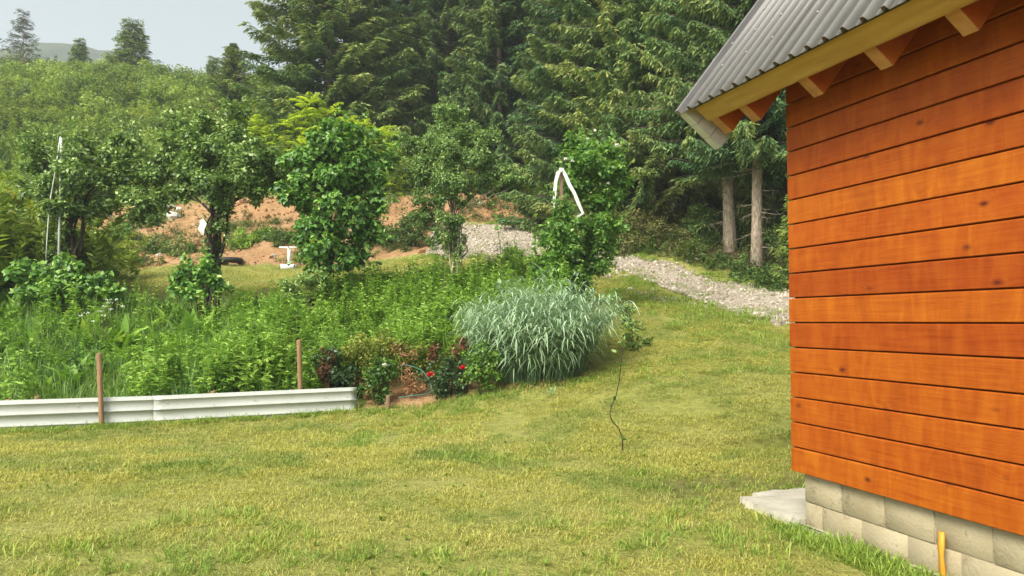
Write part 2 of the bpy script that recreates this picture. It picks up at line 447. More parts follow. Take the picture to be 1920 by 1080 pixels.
def board_mat():
    m, nt = new_mat("orange_stained_board")
    tc = nd(nt, "ShaderNodeTexCoord").outputs['Object']
    oi = nd(nt, "ShaderNodeObjectInfo").outputs['Random']
    off = nd(nt, "ShaderNodeCombineXYZ", {0: mathn(nt, 'MULTIPLY', oi, 91.0), 1: mathn(nt, 'MULTIPLY', oi, 37.0), 2: mathn(nt, 'MULTIPLY', oi, 53.0)}).outputs[0]
    v = nd(nt, "ShaderNodeVectorMath", {0: tc, 1: off}, operation='ADD').outputs[0]
    # knots: only some voronoi cells carry one, and the grain bends round them
    kv = nd(nt, "ShaderNodeTexVoronoi", {'Vector': nd(nt, "ShaderNodeMapping", {'Vector': v, 'Scale': (3.4, .5, 6.5)}).outputs[0], 'Scale': 1.0, 'Randomness': 1.0})
    has = ramp(nt, nd(nt, "ShaderNodeSeparateColor", {0: kv.outputs['Color']}).outputs[0], [(.40, (0, 0, 0)), (.42, (1, 1, 1))])
    kd = kv.outputs['Distance']
    halo = ramp(nt, kd, [(.0, (1, 1, 1)), (.42, (0, 0, 0))])
    warp = nd(nt, "ShaderNodeVectorMath", {0: v, 1: nd(nt, "ShaderNodeCombineXYZ", {2: mathn(nt, 'MULTIPLY', mathn(nt, 'MULTIPLY', halo, has), .035)}).outputs[0]}, operation='ADD').outputs[0]
    grain = noise(nt, nd(nt, "ShaderNodeMapping", {'Vector': warp, 'Scale': (.9, 20, 26)}).outputs[0], 2.0, 7, .62, .35)
    fine = noise(nt, nd(nt, "ShaderNodeMapping", {'Vector': warp, 'Scale': (3, 90, 120)}).outputs[0], 2.0, 4, .6)
    blot = noise(nt, nd(nt, "ShaderNodeMapping", {'Vector': v, 'Scale': (1.9, .8, 1.6)}).outputs[0], 1.2, 3, .55, .3)
    base = ramp(nt, blot, [(.26, (.155, .018, .003)), (.42, (.25, .037, .004)), (.56, (.305, .056, .005)), (.74, (.38, .094, .007))])
    lap = noise(nt, nd(nt, "ShaderNodeMapping", {'Vector': v, 'Scale': (5.5, 1.0, 1.4)}).outputs[0], 1.3, 4, .6, 1.2)
    base = mixc(nt, .52, base, ramp(nt, lap, [(.32, (.17, .021, .004)), (.47, (.30, .054, .005)), (.66, (.47, .135, .012))]))
    base = mixc(nt, .34, base, ramp(nt, grain, [(.30, (.20, .032, .003)), (.46, (.33, .070, .005)), (.7, (.44, .125, .010))]))
    base = mixc(nt, .18, base, ramp(nt, fine, [(.35, (.20, .035, .004)), (.65, (.46, .13, .012))]))
    tone = ramp(nt, oi, [(0, (.80, .66, .8)), (.35, (1.0, .95, 1)), (.7, (1.02, 1.08, 1)), (1, (1.16, 1.34, 1.2))])
    base = mixc(nt, 1.0, base, tone, 'MULTIPLY')
    core = mathn(nt, 'MULTIPLY', ramp(nt, mathn(nt, 'ADD', kd, mathn(nt, 'MULTIPLY', mathn(nt, 'SUBTRACT', grain, .5), .06)), [(.055, (1, 1, 1)), (.085, (.55, .55, .55)), (.17, (0, 0, 0))]), has)
    col = mixc(nt, core, base, (.105, .018, .006))
    p = nd(nt, "ShaderNodeBsdfPrincipled", {'Base Color': col, 'Roughness': ramp(nt, grain, [(.3, (.42,) * 3), (.7, (.58,) * 3)]), 'Specular IOR Level': .16})
    nt.links.new(bump(nt, mathn(nt, 'ADD', grain, mathn(nt, 'MULTIPLY', fine, .5)), .25, .004), p.inputs['Normal'])
    out(nt, p.outputs[0])
    return m
M['board'] = board_mat()
M['rafter'] = plain_mat("orange_rafter", (.40, .085, .014), (.52, .15, .03), 5, .5, .35, .1)
M['rafter_end'] = plain_mat("pale_rafter_end", (.36, .16, .055), (.5, .27, .11), 9, .6, .3, .1)
M['fascia'] = plain_mat("yellow_fascia", (.37, .21, .05), (.5, .32, .095), 2.2, .5, .35, .12, stretch=(1.0, 8, 8))
M['batten'] = plain_mat("raw_batten", (.36, .2, .07), (.5, .3, .12), 4, .6, .3)
M['roof'] = plain_mat("grey_roof_metal", (.150, .143, .146), (.205, .197, .20), 2.5, .48, .5, 0.02, metallic=.15)
M['roof_trim'] = plain_mat("grey_metal_trim", (.47, .47, .45), (.58, .58, .56), 4, .5, .4)
M['membrane'] = plain_mat("black_membrane", (.012, .012, .013), (.03, .03, .03), 8, .6)
def block_mat():
    m, nt = new_mat("concrete_block")
    tc = nd(nt, "ShaderNodeTexCoord").outputs['Object']
    oi = nd(nt, "ShaderNodeObjectInfo").outputs['Random']
    v = nd(nt, "ShaderNodeVectorMath", {0: tc, 1: nd(nt, "ShaderNodeCombineXYZ", {0: mathn(nt, 'MULTIPLY', oi, 40.0)}).outputs[0]}, operation='ADD').outputs[0]
    n1 = noise(nt, v, 3.5, 5); n2 = noise(nt, v, 55, 4)
    col = mixc(nt, .4, ramp(nt, n1, [(.3, (.30, .245, .15)), (.55, (.38, .32, .21)), (.75, (.44, .38, .265))]), ramp(nt, oi, [(0, (.35, .295, .195)), (1, (.41, .35, .245))]))
    stain = ramp(nt, noise(nt, v, 7, 5, .7, .6), [(.58, (0, 0, 0)), (.7, (.7, .7, .7))])
    col = mixc(nt, stain, col, (.17, .12, .075))
    p = nd(nt, "ShaderNodeBsdfPrincipled", {'Base Color': col, 'Roughness': .9, 'Specular IOR Level': .2})
    nt.links.new(bump(nt, mathn(nt, 'ADD', n2, n1), .5, .012), p.inputs['Normal'])
    out(nt, p.outputs[0])
    return m
M['block'] = block_mat()
M['mortar'] = plain_mat("mortar", (.30, .255, .175), (.42, .37, .27), 14, .95, .1, .6)
M['slab'] = plain_mat("concrete_slab", (.36, .33, .27), (.52, .485, .41), 5, .9, .15, .4)
M['panel'] = plain_mat("white_metal_panel", (.42, .43, .405), (.50, .51, .485), 1.6, .38, .5)
M['panel_edge'] = plain_mat("panel_edge", (.33, .32, .30), (.42, .41, .39), 5, .5)
M['lath'] = plain_mat("weathered_lath", (.22, .125, .07), (.36, .225, .13), 6, .8, .2, .3, stretch=(6, 6, .8))
M['old_wood'] = plain_mat("old_wood", (.15, .095, .06), (.28, .19, .125), 8, .9, .1, .4)
M['core_wood'] = plain_mat('stained_core', (.15, .03, .006), (.2, .045, .008), 8, .8)
M['ochre_wood'] = plain_mat("ochre_wood", (.56, .24, .02), (.68, .32, .04), 5, .5, .35)
M['white_cloth'] = plain_mat("white_cloth", (.55, .56, .52), (.72, .72, .69), 16, .85)
M['white_metal'] = plain_mat("white_painted_metal", (.72, .73, .74), (.82, .83, .84), 5, .5)
M['rubber'] = plain_mat("black_rubber", (.014, .014, .015), (.03, .03, .032), 12, .6)
M['hose'] = plain_mat("teal_hose", (.035, .13, .10), (.06, .2, .155), 12, .45)
M['cable'] = plain_mat("black_cable", (.008, .008, .008), (.014, .014, .014), 12, .6)
M['twine'] = plain_mat("pale_twine", (.55, .56, .52), (.7, .7, .66), 12, .8)
M['mountain'] = plain_mat("far_wooded_slope", (.02, .035, .02), (.06, .085, .04), .08, .9, .1, coord='Object')
M['pale_rock'] = plain_mat("pale_rock", (.42, .40, .36), (.6, .58, .54), 3, .9, .2, .4)

# ------------------------------------------------------------------ terrain
CP = []
def cp(x, y, z): CP.append((x, y, z))
def cpx(px, py, Y, dz=0.0):
    p = at(px, py, Y); CP.append((p[0], p[1], p[2] + dz))
for x in (-26, -14, -9, -5, -1, 2, 5, 12, 26):
    for y in (-12, -3, 3, 7, 9): cp(x, y, 0.0 if not (x > 4 and y > 8) else .12)
for x, y, z in [(-14, 10.5, 0), (-9, 10.3, 0), (-6, 11.2, 0), (-4, 12, .02), (-2.5, 12.6, .05), (0, 11, .1), (2, 10.6, .22), (4.5, 10.6, .4), (10, 11, .6),
                (-1, 13.2, .34), (.4, 12.8, .46), (1.7, 13, .66), (-8, 14.5, .85), (-12, 13.5, .7), (-4, 15.3, .95), (-9, 18, 1.8), (-13, 18, 1.85), (-5, 18, 1.75), (-1.5, 18, 1.95), (1, 17, 1.85),
                (-11, 21, 2.4), (-13.6, 26, 3.3), (-5.2, 21, 2.45), (-6, 24, 2.95), (-6.5, 26, 3.35), (-20, 21, 2.5), (-22, 26, 3.4)]: cp(x, y, z)
for a in [(1300, 640, 14.5), (1300, 700, 12.2), (1450, 650, 14.5), (1480, 605, 16.5), (1480, 545, 19.5), (1330, 575, 19), (1330, 525, 21.5), (1200, 540, 21), (1200, 485, 24), (1000, 480, 25), (1000, 428, 30),
          (890, 467, 26), (890, 424, 31), (900, 362, 33.5), (1020, 402, 33), (1365, 462, 23), (1428, 512, 21.5), (1200, 562, 18), (1100, 600, 16),
          (200, 500, 27), (200, 465, 29), (200, 405, 32), (400, 490, 27), (400, 455, 29), (400, 385, 32), (500, 375, 32), (600, 490, 27.5), (750, 480, 28), (750, 385, 32.5)]: cpx(*a)
for a in [(0, 310, 38), (0, 160, 60), (0, 136, 72), (300, 300, 37), (300, 205, 50), (300, 162, 65), (400, 170, 65), (600, 240, 42), (600, 215, 60), (760, 260, 58), (900, 335, 38), (900, 285, 50), (1100, 422, 35), (1300, 442, 30)]:
    cpx(*a, dz=-1.0)
for x, y, z in [(5, 50, 9.5), (12, 30, 5), (12, 20, 2.6), (14, 14, 1.2), (15, 45, 8.5), (28, 30, 5), (28, 12, .8), (-28, 26, 3.6), (-34, 14, .9), (30, 60, 12),
                (0, 75, 13), (-10, 90, 14), (-60, 85, 26), (-32, 82, 21), (-30, 110, 17), (-75, 120, 20), (0, 110, 12), (40, 110, 12), (-62, 60, 20), (-47, 35, 8.5), (-28, 32, 6.2), (-80, 40, 10), (60, 30, 5), (60, -10, 0), (-60, -10, 0), (-60, 12, .5), (60, 80, 14)]: cp(x, y, z)
CP = np.array(CP)
def _phi(r2): return np.where(r2 > 1e-9, .5 * r2 * np.log(np.maximum(r2, 1e-9)), 0)
_S = 20.0
_P = CP[:, :2] / _S
_n = len(CP)
_A = np.zeros((_n + 3, _n + 3))
_A[:_n, :_n] = _phi(((_P[:, None] - _P[None]) ** 2).sum(-1)) + np.eye(_n) * .004
_A[:_n, _n] = 1; _A[:_n, _n + 1:] = _P
_A[_n:, :_n] = _A[:_n, _n:].T
_W = np.linalg.solve(_A, np.concatenate([CP[:, 2], np.zeros(3)]))
def ground_z(x, y, rough=True):
    x = np.asarray(x, float); y = np.asarray(y, float)
    sh = x.shape
    xf, yf = x.ravel(), y.ravel()
    z = np.empty(len(xf))
    cx = np.clip(xf, -85, 65); cy = np.clip(yf, -14, 122)
    for i in range(0, len(xf), 20000):
        q = np.stack([cx[i:i + 20000], cy[i:i + 20000]], 1) / _S
        z[i:i + 20000] = _phi(((q[:, None] - _P[None]) ** 2).sum(-1)) @ _W[:_n] + _W[_n] + q @ _W[_n + 1:]
    far = np.hypot(xf - cx, yf - cy)
    z = z - far * .03
    flat = np.clip(np.minimum((yf - 10.0) / 2.5, 1), 0, 1)
    z = np.where((yf < 9.5) & (yf > -14) & (np.abs(xf) < 26), z * .15, z)
    if rough:
        z = z + (fbm(xf * .6 + 40, yf * .6 + 40) - .5) * (.03 + .12 * flat)
        z = z + (fbm(xf * 2.3 + 10, yf * 2.3 + 20) - .5) * (.02 + .05 * flat)
    return z.reshape(sh)
def gz(x, y): return float(ground_z(np.array([x]), np.array([y]))[0])

def band(v, a, b, s): return np.clip((v - a) / s + .5, 0, 1) * np.clip((b - v) / s + .5, 0, 1)
def poly_mask(x, y, poly):
    poly = np.asarray(poly, float); inside = np.zeros(x.shape, bool)
    j = len(poly) - 1
    for i in range(len(poly)):
        xi, yi = poly[i]; xj, yj = poly[j]
        c = ((yi > y) != (yj > y)) & (x < (xj - xi) * (y - yi) / (yj - yi + 1e-12) + xi)
        inside ^= c; j = i
    return inside
PATH_NEAR = [(11, 12.8), (8.0, 14.2), (5.6, 16.1), (4.9, 19.0), (3.75, 21.6), (2.75, 24.0), (1.0, 24.2), (-1.4, 24.6), (-3.0, 26.2)]
PATH_FAR = [(12.5, 15.5), (9.6, 17.7), (7.0, 19.6), (5.49, 21.6), (3.97, 24), (2.9, 26.5), (.9, 30.2), (-1.5, 31), (-3.2, 31)]
PATH_POLY = PATH_NEAR + PATH_FAR[::-1]
def earth_mask(x, y):
    b1 = poly_mask(x, y, [(-19.5, 26.4), (-9.0, 26.4), (-5.5, 27), (-2.6, 27.3), (-3.2, 31.2), (-1.5, 31.2), (1.0, 30.4), (2.6, 29.5), (3.2, 32.5), (1.5, 33.6), (-1.4, 34.2), (-4.5, 33.4), (-8, 32.6), (-12, 32.6), (-18, 32.8)])
    b2 = poly_mask(x, y, [(-2.5, 12.6), (-1.5, 12.75), (-.6, 13.1), (-.4, 13.9), (-1.5, 14.2), (-2.6, 13.9)])
    return (b1 | b2).astype(float)
def mud_mask(x, y):
    q0 = np.array([2.15, 6.0]); a = (x - q0[0]) * .3022 - (y - q0[1]) * .9532; b = -(x - q0[0]) * .9532 - (y - q0[1]) * .3022
    return ((a < -.95) & (a > -1.75) & (b < .35) & (b > -1.4) & (vnoise(x * 3.1 + 5, y * 4.3) > .42)) * .75
def forest_mask(x, y):
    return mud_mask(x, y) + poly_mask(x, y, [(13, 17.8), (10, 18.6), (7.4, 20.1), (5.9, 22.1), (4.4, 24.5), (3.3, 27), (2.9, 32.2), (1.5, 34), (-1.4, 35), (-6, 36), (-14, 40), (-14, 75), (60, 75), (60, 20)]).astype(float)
def rank_mask(x, y):
    r = poly_mask(x, y, [(-30, 10.5), (-9.2, 10.5), (-6, 11.6), (-2.5, 13.0), (-.3, 13.4), (1.0, 14.4), (1.6, 16.5), (.6, 19.6), (-4, 19.6), (-30, 20.2)])
    return np.clip(r + (y > 33) * 1.0, 0, 1)
def ax(knots):
    o = []
    for (a, b, s) in knots:
        o += list(np.arange(a, b, s))
    return np.array(o + [knots[-1][1]])
gx = ax([(-700, -300, 100), (-300, -90, 30), (-90, -30, 4), (-30, -16, 1), (-16, 12, .28), (12, 30, 1.2), (30, 90, 6), (90, 300, 30), (300, 700, 100)])
gy = ax([(-220, -60, 40), (-60, -4, 4), (-4, 3, 1), (3, 36, .28), (36, 80, 1.5), (80, 130, 5), (130, 300, 30), (300, 800, 100)])
GX, GY = np.meshgrid(gx, gy, indexing='ij')
GZ = ground_z(GX, GY)
em = earth_mask(GX, GY)
GZ = GZ + em * (fbm(GX * 1.3, GY * 1.3, 4) - .5) * .5 * (GY > 20)
nx, ny = GX.shape
ii = (np.arange(nx - 1)[:, None] * ny + np.arange(ny - 1)[None, :]).ravel()
F = np.stack([ii, ii + ny, ii + ny + 1, ii + 1], 1)
def soft(mk):
    m = mk.copy()
    for _ in range(2):
        m[1:-1, 1:-1] = (m[1:-1, 1:-1] * 2 + m[:-2, 1:-1] + m[2:, 1:-1] + m[1:-1, :-2] + m[1:-1, 2:]) / 6
    return m
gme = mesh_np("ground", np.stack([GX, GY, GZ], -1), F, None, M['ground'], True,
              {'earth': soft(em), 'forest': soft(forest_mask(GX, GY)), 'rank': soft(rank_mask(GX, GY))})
obj("ground", gme, kind='structure')

# gravel path sheet a little above the ground, with a ragged edge
def path_sheet():
    a = np.array(PATH_NEAR); b = np.array(PATH_FAR)
    def res(p, n):
        d = np.concatenate([[0], np.cumsum(np.linalg.norm(np.diff(p, axis=0), axis=1))])
        t = np.linspace(0, d[-1], n)
        return np.stack([np.interp(t, d, p[:, 0]), np.interp(t, d, p[:, 1])], 1)
    n = 150; m = 26
    A = res(a, n); B = res(b, n)
    r = np.random.default_rng(5)
    A += (B - A) * ((fbm(np.arange(n) * .35, np.zeros(n)) - .45) * .6)[:, None]
    B += (B - A) * ((fbm(np.arange(n) * .2, np.ones(n) * 9) - .5) * .25)[:, None]
    t = np.linspace(0, 1, m)[None, :, None]
    XY = A[:, None] * (1 - t) + B[:, None] * t
    Z = ground_z(XY[..., 0], XY[..., 1]) + .05
    Z[:, 0] -= .1; Z[:, -1] -= .1
    V = np.concatenate([XY, Z[..., None]], -1)
    i = (np.arange(n - 1)[:, None] * m + np.arange(m - 1)[None]).ravel()
    return mesh_np("gravel_path", V, np.stack([i, i + 1, i + m + 1, i + m], 1), None, M['gravel'], True)
obj("gravel_path", path_sheet(), kind='structure')

# far wooded mountain
def mountain():
    Y = 440.0; cx = (165 - 960) / F_PX * Y
    xs = np.linspace(-230, 230, 90); ys = np.linspace(0, 300, 40)
    X, YY = np.meshgrid(xs, ys, indexing='ij')
    top = at(165, 90, Y)[2]
    prof = np.exp(-((X + 4) / 62) ** 2) * .10 + .90 * np.exp(-(X / 260) ** 2)
    z = top * prof * np.sin(np.clip(YY / 300, 0, 1) * PI) ** .6 + (fbm(X * .07, YY * .07 + 4, 4) - .5) * 9 - 4
    V = np.stack([X + cx, YY + Y - 150, z], -1)
    i = (np.arange(89)[:, None] * 40 + np.arange(39)[None]).ravel()
    return mesh_np("mountain", V, np.stack([i, i + 40, i + 41, i + 1], 1), None, M['mountain'], True)
obj("mountain", mountain(), kind='structure')

# ------------------------------------------------------------------ the shed
U = np.array([.3022, -.9532, 0]); NN = np.array([-.9532, -.3022, 0]); C0 = np.array([2.15, 6.0, 0])
shed = thing("shed", "orange stained timber shed with grey ribbed metal roof on concrete block foundation", "shed", tuple(C0), math.atan2(U[1], U[0]))
# local axes: x along the wall towards the camera, y = outward normal * -1 (into the building is +y), z up
BL = 5.2; DEP = 4.0; BH = .19; Z0 = .414; PHI = math.radians(52)
def local_frame_check():
    m = Matrix.Rotation(math.atan2(U[1], U[0]), 3, 'Z')
    return m @ Vector((0, 1, 0))
inn = local_frame_check()
SGN = 1.0 if inn.dot(Vector(-NN)) > 0 else -1.0       # local +y * SGN points into the building
tanp, sinp, cosp = math.tan(PHI), math.sin(PHI), math.cos(PHI)
TIPB, TIPZ = .22, 3.13
ROOF_IN_Z = TIPZ + TIPB * tanp                         # underside of rafters at the wall plane
def prism(prof, x0, x1):
    """profile of (b outward, z) extruded along local x; returns V, faces"""
    k = len(prof)
    V = [(x, -SGN * b, z) for x in (x0, x1) for (b, z) in prof]
    Q = [(i, (i + 1) % k, k + (i + 1) % k, k + i) for i in range(k)]
    return V, Q, [list(range(k))[::-1], [k + i for i in range(k)]]
def prism_mesh(name, prof, x0, x1, mat):
    V, Q, caps = prism(prof, x0, x1)
    me = bpy.data.meshes.new(name)
    me.from_pydata([tuple(v) for v in V], [], Q + caps)
    me.update(); me.materials.append(mat)
    return me
T_B = .024
def board_profile(h):
    # slight bevels top and bottom, shadow gap left between the boards
    return [(0, .002), (.004, .002), (T_B - .004, .0025), (T_B, .006), (T_B, h - .015), (T_B - .006, h - .008), (.004, h - .0065), (0, h - .0065)]
bme = prism_mesh("board", [(b - T_B, z) for b, z in board_profile(BH)], 0, BL, M['board'])
nb = int((ROOF_IN_Z + .1 - Z0) / BH) + 1
br = random.Random(4)
for i in range(nb):
    obj("board", bme, shed, (br.uniform(-.003, .003), SGN * br.uniform(0, .002), Z0 + i * BH))
bcore = MB().box((.03, SGN * .03 if SGN > 0 else -.14, Z0 - .001), (BL - .03, SGN * .14 if SGN > 0 else -.03, ROOF_IN_Z))
obj("wall_core", bcore.mesh("wall_core", M['core_wood']), shed)
# rear wall boards
bme2 = prism_mesh("board", [(-(b - T_B), z) for b, z in board_profile(BH)][::-1], 0, BL, M['board'])
for i in range(nb):
    obj("board", bme2, shed, (0, SGN * DEP, Z0 + i * BH))
# gable boards at both ends, cut to the roof slope
def gable_boards(x0, x1):
    i = 0
    while True:
        z0 = Z0 + i * BH + .004; z1 = z0 + BH - .009
        def half(z): return min(DEP / 2 - .026, DEP / 2 - (z - (ROOF_IN_Z - .02)) / tanp) if z > ROOF_IN_Z - .02 else DEP / 2 - .026
        h0, h1 = half(z0), half(z1)
        if h1 < .05: break
        c = SGN * DEP / 2
        V = []
        for x in (x0, x1):
            V += [(x, c - h0, z0), (x, c + h0, z0), (x, c + h1, z1), (x, c - h1, z1)]
        me = bpy.data.meshes.new("board")
        me.from_pydata(V, [], [(0, 3, 2, 1), (4, 5, 6, 7), (0, 1, 5, 4), (1, 2, 6, 5), (2, 3, 7, 6), (3, 0, 4, 7)])
        me.materials.append(M['board'])
        obj("board", me, shed)
        i += 1
gable_boards(.001, .023)
gable_boards(BL - .023, BL - .001)
# foundation: concrete blocks in two courses with mortar joints
IN = .065
rb = random.Random(9)
def block(x0, x1, z0, z1, d0=0.0):
    m = MB()
    e = .0025
    y0, y1 = IN + d0, IN + .2
    lo = (x0, min(SGN * y0, SGN * y1), z0); hi = (x1, max(SGN * y0, SGN * y1), z1)
    import bmesh
    me = m.box(lo, hi).mesh("block", M['block'])
    bm = bmesh.new(); bm.from_mesh(me)
    bmesh.ops.bevel(bm, geom=list(bm.edges), offset=e, segments=1, affect='EDGES')
    bm.to_mesh(me); bm.free()
    obj("block", me, shed)
x = .065
k = 0
for row, (z0, z1) in enumerate(((.196, .409), (-.012, .188), (-.22, -.02))):
    x = IN + (0 if row % 2 == 0 else -.21)
    while x < BL - .1:
        xa = max(x, IN)
        block(xa, min(x + .392, BL - .06), z0, z1, rb.uniform(0, .006))
        x += .402
mc = MB().box((IN + .01, min(SGN * (IN + .012), SGN * (IN + .19)), -.25), (BL - .07, max(SGN * (IN + .012), SGN * (IN + .19)), .405))
obj("mortar", mc.mesh("mortar", M['mortar']), shed)
# the foundation under the far gable and the rear
fb = MB()
ya, yb = SGN * (IN + .2), SGN * (DEP - IN)
fb.box((IN + .002, min(ya, yb), -.25), (IN + .2, max(ya, yb), .407))
obj("foundation_wall", fb.mesh("foundation_wall", M['block']), shed)
# roof build-up, profile in (b, z): direction e = outward-up normal of the slope, d = down the slope
E = np.array([sinp, cosp]); Dn = np.array([cosp, -sinp]); T = np.array([TIPB, TIPZ])
RIDGE_B = -DEP / 2
def slope_pt(e, d): return tuple(T + E * e + Dn * d)
def up_to_ridge(e):
    p = T + E * e
    return -(p[0] - RIDGE_B) / cosp
GX0 = -.50
raf = []
for i, xr in enumerate((-.45, -.06, .65, 1.27, 1.87, 2.47, 3.07, 3.67, 4.27, 4.87)):
    e1 = .345
    prof = [slope_pt(0, 0), slope_pt(e1, 0), slope_pt(e1, up_to_ridge(e1)), slope_pt(0, up_to_ridge(0))]
    me = prism_mesh("rafter", prof, xr - .05, xr + .05, M['rafter'])
    r = obj("rafter", me, shed)
    # pale planed end grain, a thin cap 3 mm proud of the cut end
    capm = prism_mesh("end_grain", [slope_pt(.002, .0), slope_pt(.002, .004), slope_pt(.187, .004), slope_pt(.187, .0)], xr - .049, xr + .049, M['rafter_end'])
    obj("end_grain", capm, r)
fas = prism_mesh("fascia", [slope_pt(.192, .003), slope_pt(.192, .028), slope_pt(.352, .028), slope_pt(.352, .003)], GX0, BL + .5, M['fascia'])
obj("fascia", fas, shed, label="yellow varnished board along the eave")
bt = prism_mesh("batten", [slope_pt(.176, .003), slope_pt(.176, .020), slope_pt(.190, .020), slope_pt(.190, .003)], GX0 + .002, BL + .5, M['batten'])
obj("batten", bt, shed)
deck = prism_mesh("roof_deck", [slope_pt(.346, .03), slope_pt(.360, .03), slope_pt(.360, up_to_ridge(.36)), slope_pt(.346, up_to_ridge(.346))], GX0 - .1, BL + .55, M['batten'])
obj("roof_deck", deck, shed)
mem = prism_mesh("membrane", [slope_pt(.3535, .029), slope_pt(.3535, .040), slope_pt(.372, .040), slope_pt(.372, .029)], GX0 - .02, BL + .52, M['membrane'])
obj("membrane", mem, shed, label="black membrane strip under the roof sheet edge")
# ribbed roof sheets
PITCHR = .163
def roof_sheet(x0, n):
    prof = []
    for i in range(n):
        b = x0 + i * PITCHR
        prof += [(b, 0), (b + .055, 0), (b + .058, .003), (b + .066, .003), (b + .069, 0), (b + .116, 0), (b + .124, .036), (b + .151, .036)]
    prof += [(x0 + n * PITCHR - .002, 0)]
    prof = np.array(prof)
    th = .004
    rows = []
    L0 = .062; L1 = up_to_ridge(.38)
    for d in (L0, L1):
        for t in (0, th):
            for (xx, h) in prof:
                b, z = slope_pt(.376 + h - t, d)
                rows.append((xx, -SGN * b, z))
    k = len(prof)
    Q = []
    for i in range(k - 1):
        Q.append((i, i + 1, 2 * k + i + 1, 2 * k + i))
        Q.append((k + i + 1, k + i, 3 * k + i, 3 * k + i + 1))
        Q.append((i + 1, i, k + i, k + i + 1))
        Q.append((2 * k + i, 2 * k + i + 1, 3 * k + i + 1, 3 * k + i))
    return mesh_np("roof_sheet", np.array(rows), np.array(Q), None, M['roof'])
x = GX0 - .14
for i in range(6):
    sh_ = obj("roof_sheet", roof_sheet(x, 7), shed)
    # screws on the ribs
    scm = MB()
    for j in range(7):
        for s in range(1, 14):
            if (j + s) % 2: continue
            b, z = slope_pt(.376 + .036, -s * .33)
            xx = x + j * PITCHR + .137
            scm.tube([(xx, -SGN * b, z), (xx, -SGN * (b + E[0] * .012), z + E[1] * .012)], .009, 5)
    obj("roof_screw", scm.mesh("roof_screw", M['panel_edge']), sh_, kind='stuff')
    x += 7 * PITCHR
# verge trim: flashing on top of the roof edge and boxed end going down past the rafter tail
vt = prism_mesh("verge_trim", [slope_pt(.372, .066), slope_pt(.418, .066), slope_pt(.418, up_to_ridge(.418)), slope_pt(.372, up_to_ridge(.372))], GX0 - .195, GX0 - .142, M['roof'])
obj("verge_trim", vt, shed, label="grey folded verge flashing along the roof edge")
for j, (e0, e1) in enumerate(((-.07, .06), (.066, .215), (.221, .37))):
    vb = prism_mesh("trim_box", [slope_pt(e0, .064 - .004 * j), slope_pt(e1, .064 - .004 * j), slope_pt(e1, -6.0 if False else up_to_ridge(e1)), slope_pt(e0, up_to_ridge(e0))], GX0 - .193, GX0 - .10, M['roof_trim'])
    obj("trim_box", vb, shed)
# rear roof slope
pr = []
for (e, d) in ((.372, up_to_ridge(.372)), (.40, up_to_ridge(.40)), (.40, .3), (.372, .3)):
    b, z = slope_pt(e, d)
    pr.append((2 * RIDGE_B - b, z))
obj("rear_roof", prism_mesh("rear_roof", pr, GX0 - .14, BL + .55, M['roof']), shed)

# porch slab beyond the far corner, with its broken paving
def wpt(a, b, z): return tuple(C0 + U * a + NN * b + np.array([0, 0, z]))
slab = thing("concrete_slab", "pale concrete step slab with chipped edge at the shed corner", "slab", wpt(-.4, 0, 0), math.atan2(U[1], U[0]))
def slab_piece(name, a0, a1, b0, b1, z0, z1, seed, mat):
    r = np.random.default_rng(seed)
    n = 10
    top = []
    pa = list(np.linspace(a0, a1, n)); pb = list(np.linspace(b0, b1, n))
    ring = [(a, b1) for a in pa] + [(a1, b) for b in pb[::-1][1:]] + [(a, b0) for a in pa[::-1][1:]] + [(a0, b) for b in pb[1:-1]]
    ring = np.array(ring) + r.normal(0, .012, (len(ring), 2))
    k = len(ring)
    V = [(a + .4, -SGN * b, z1) for a, b in ring] + [(a + .4, -SGN * b, z0) for a, b in ring * 1.0]
    me = bpy.data.meshes.new(name)
    me.from_pydata([tuple(map(float, v)) for v in V], [], [tuple(range(k)), tuple(range(2 * k - 1, k - 1, -1))] + [(i, k + i, k + (i + 1) % k, (i + 1) % k) for i in range(k)])
    me.materials.append(mat)
    import bmesh
    bm = bmesh.new(); bm.from_mesh(me); bmesh.ops.recalc_face_normals(bm, faces=bm.faces); bm.to_mesh(me); bm.free()
    return me
obj("slab", slab_piece("slab", -.62, .062, -1.6, -.01, -.1, .055, 1, M['slab']), slab)
obj("paver", slab_piece("paver", -.79, -.635, -1.5, -.06, -.1, .045, 2, M['slab']), slab)
obj("paver", slab_piece("paver", -.95, -.80, -1.4, -.30, -.1, .035, 3, M['slab']), slab)
obj("footing", slab_piece("footing", .066, 3.6, -.064, -.022, -.2, .02, 5, M['slab']), slab)

# ochre stick standing against the foundation
st = MB()
p = [wpt(1.37, -.02 + .012 * math.sin(z * 9), z) for z in (-.2, -.05, .1, .16, .2, .3)]
stk = MB()
wd = [.020, .021, .019, .015, .021, .017]
Vs = []
for (q, ww) in zip(p, wd):
    for (sa, sb) in ((-1, -.4), (1, -.4), (1, .4), (-1, .4)):
        Vs.append(np.array(q) + U * sa * ww + NN * sb * ww)
Qs = [(4 * i + j, 4 * i + (j + 1) % 4, 4 * i + 4 + (j + 1) % 4, 4 * i + 4 + j) for i in range(5) for j in range(4)] + [(20, 21, 22, 23)]
stk.add(Vs, Qs)
obj("stick", stk.mesh("stick", M['ochre_wood']), label="thin ochre wooden stick standing against the block foundation", category="stick")

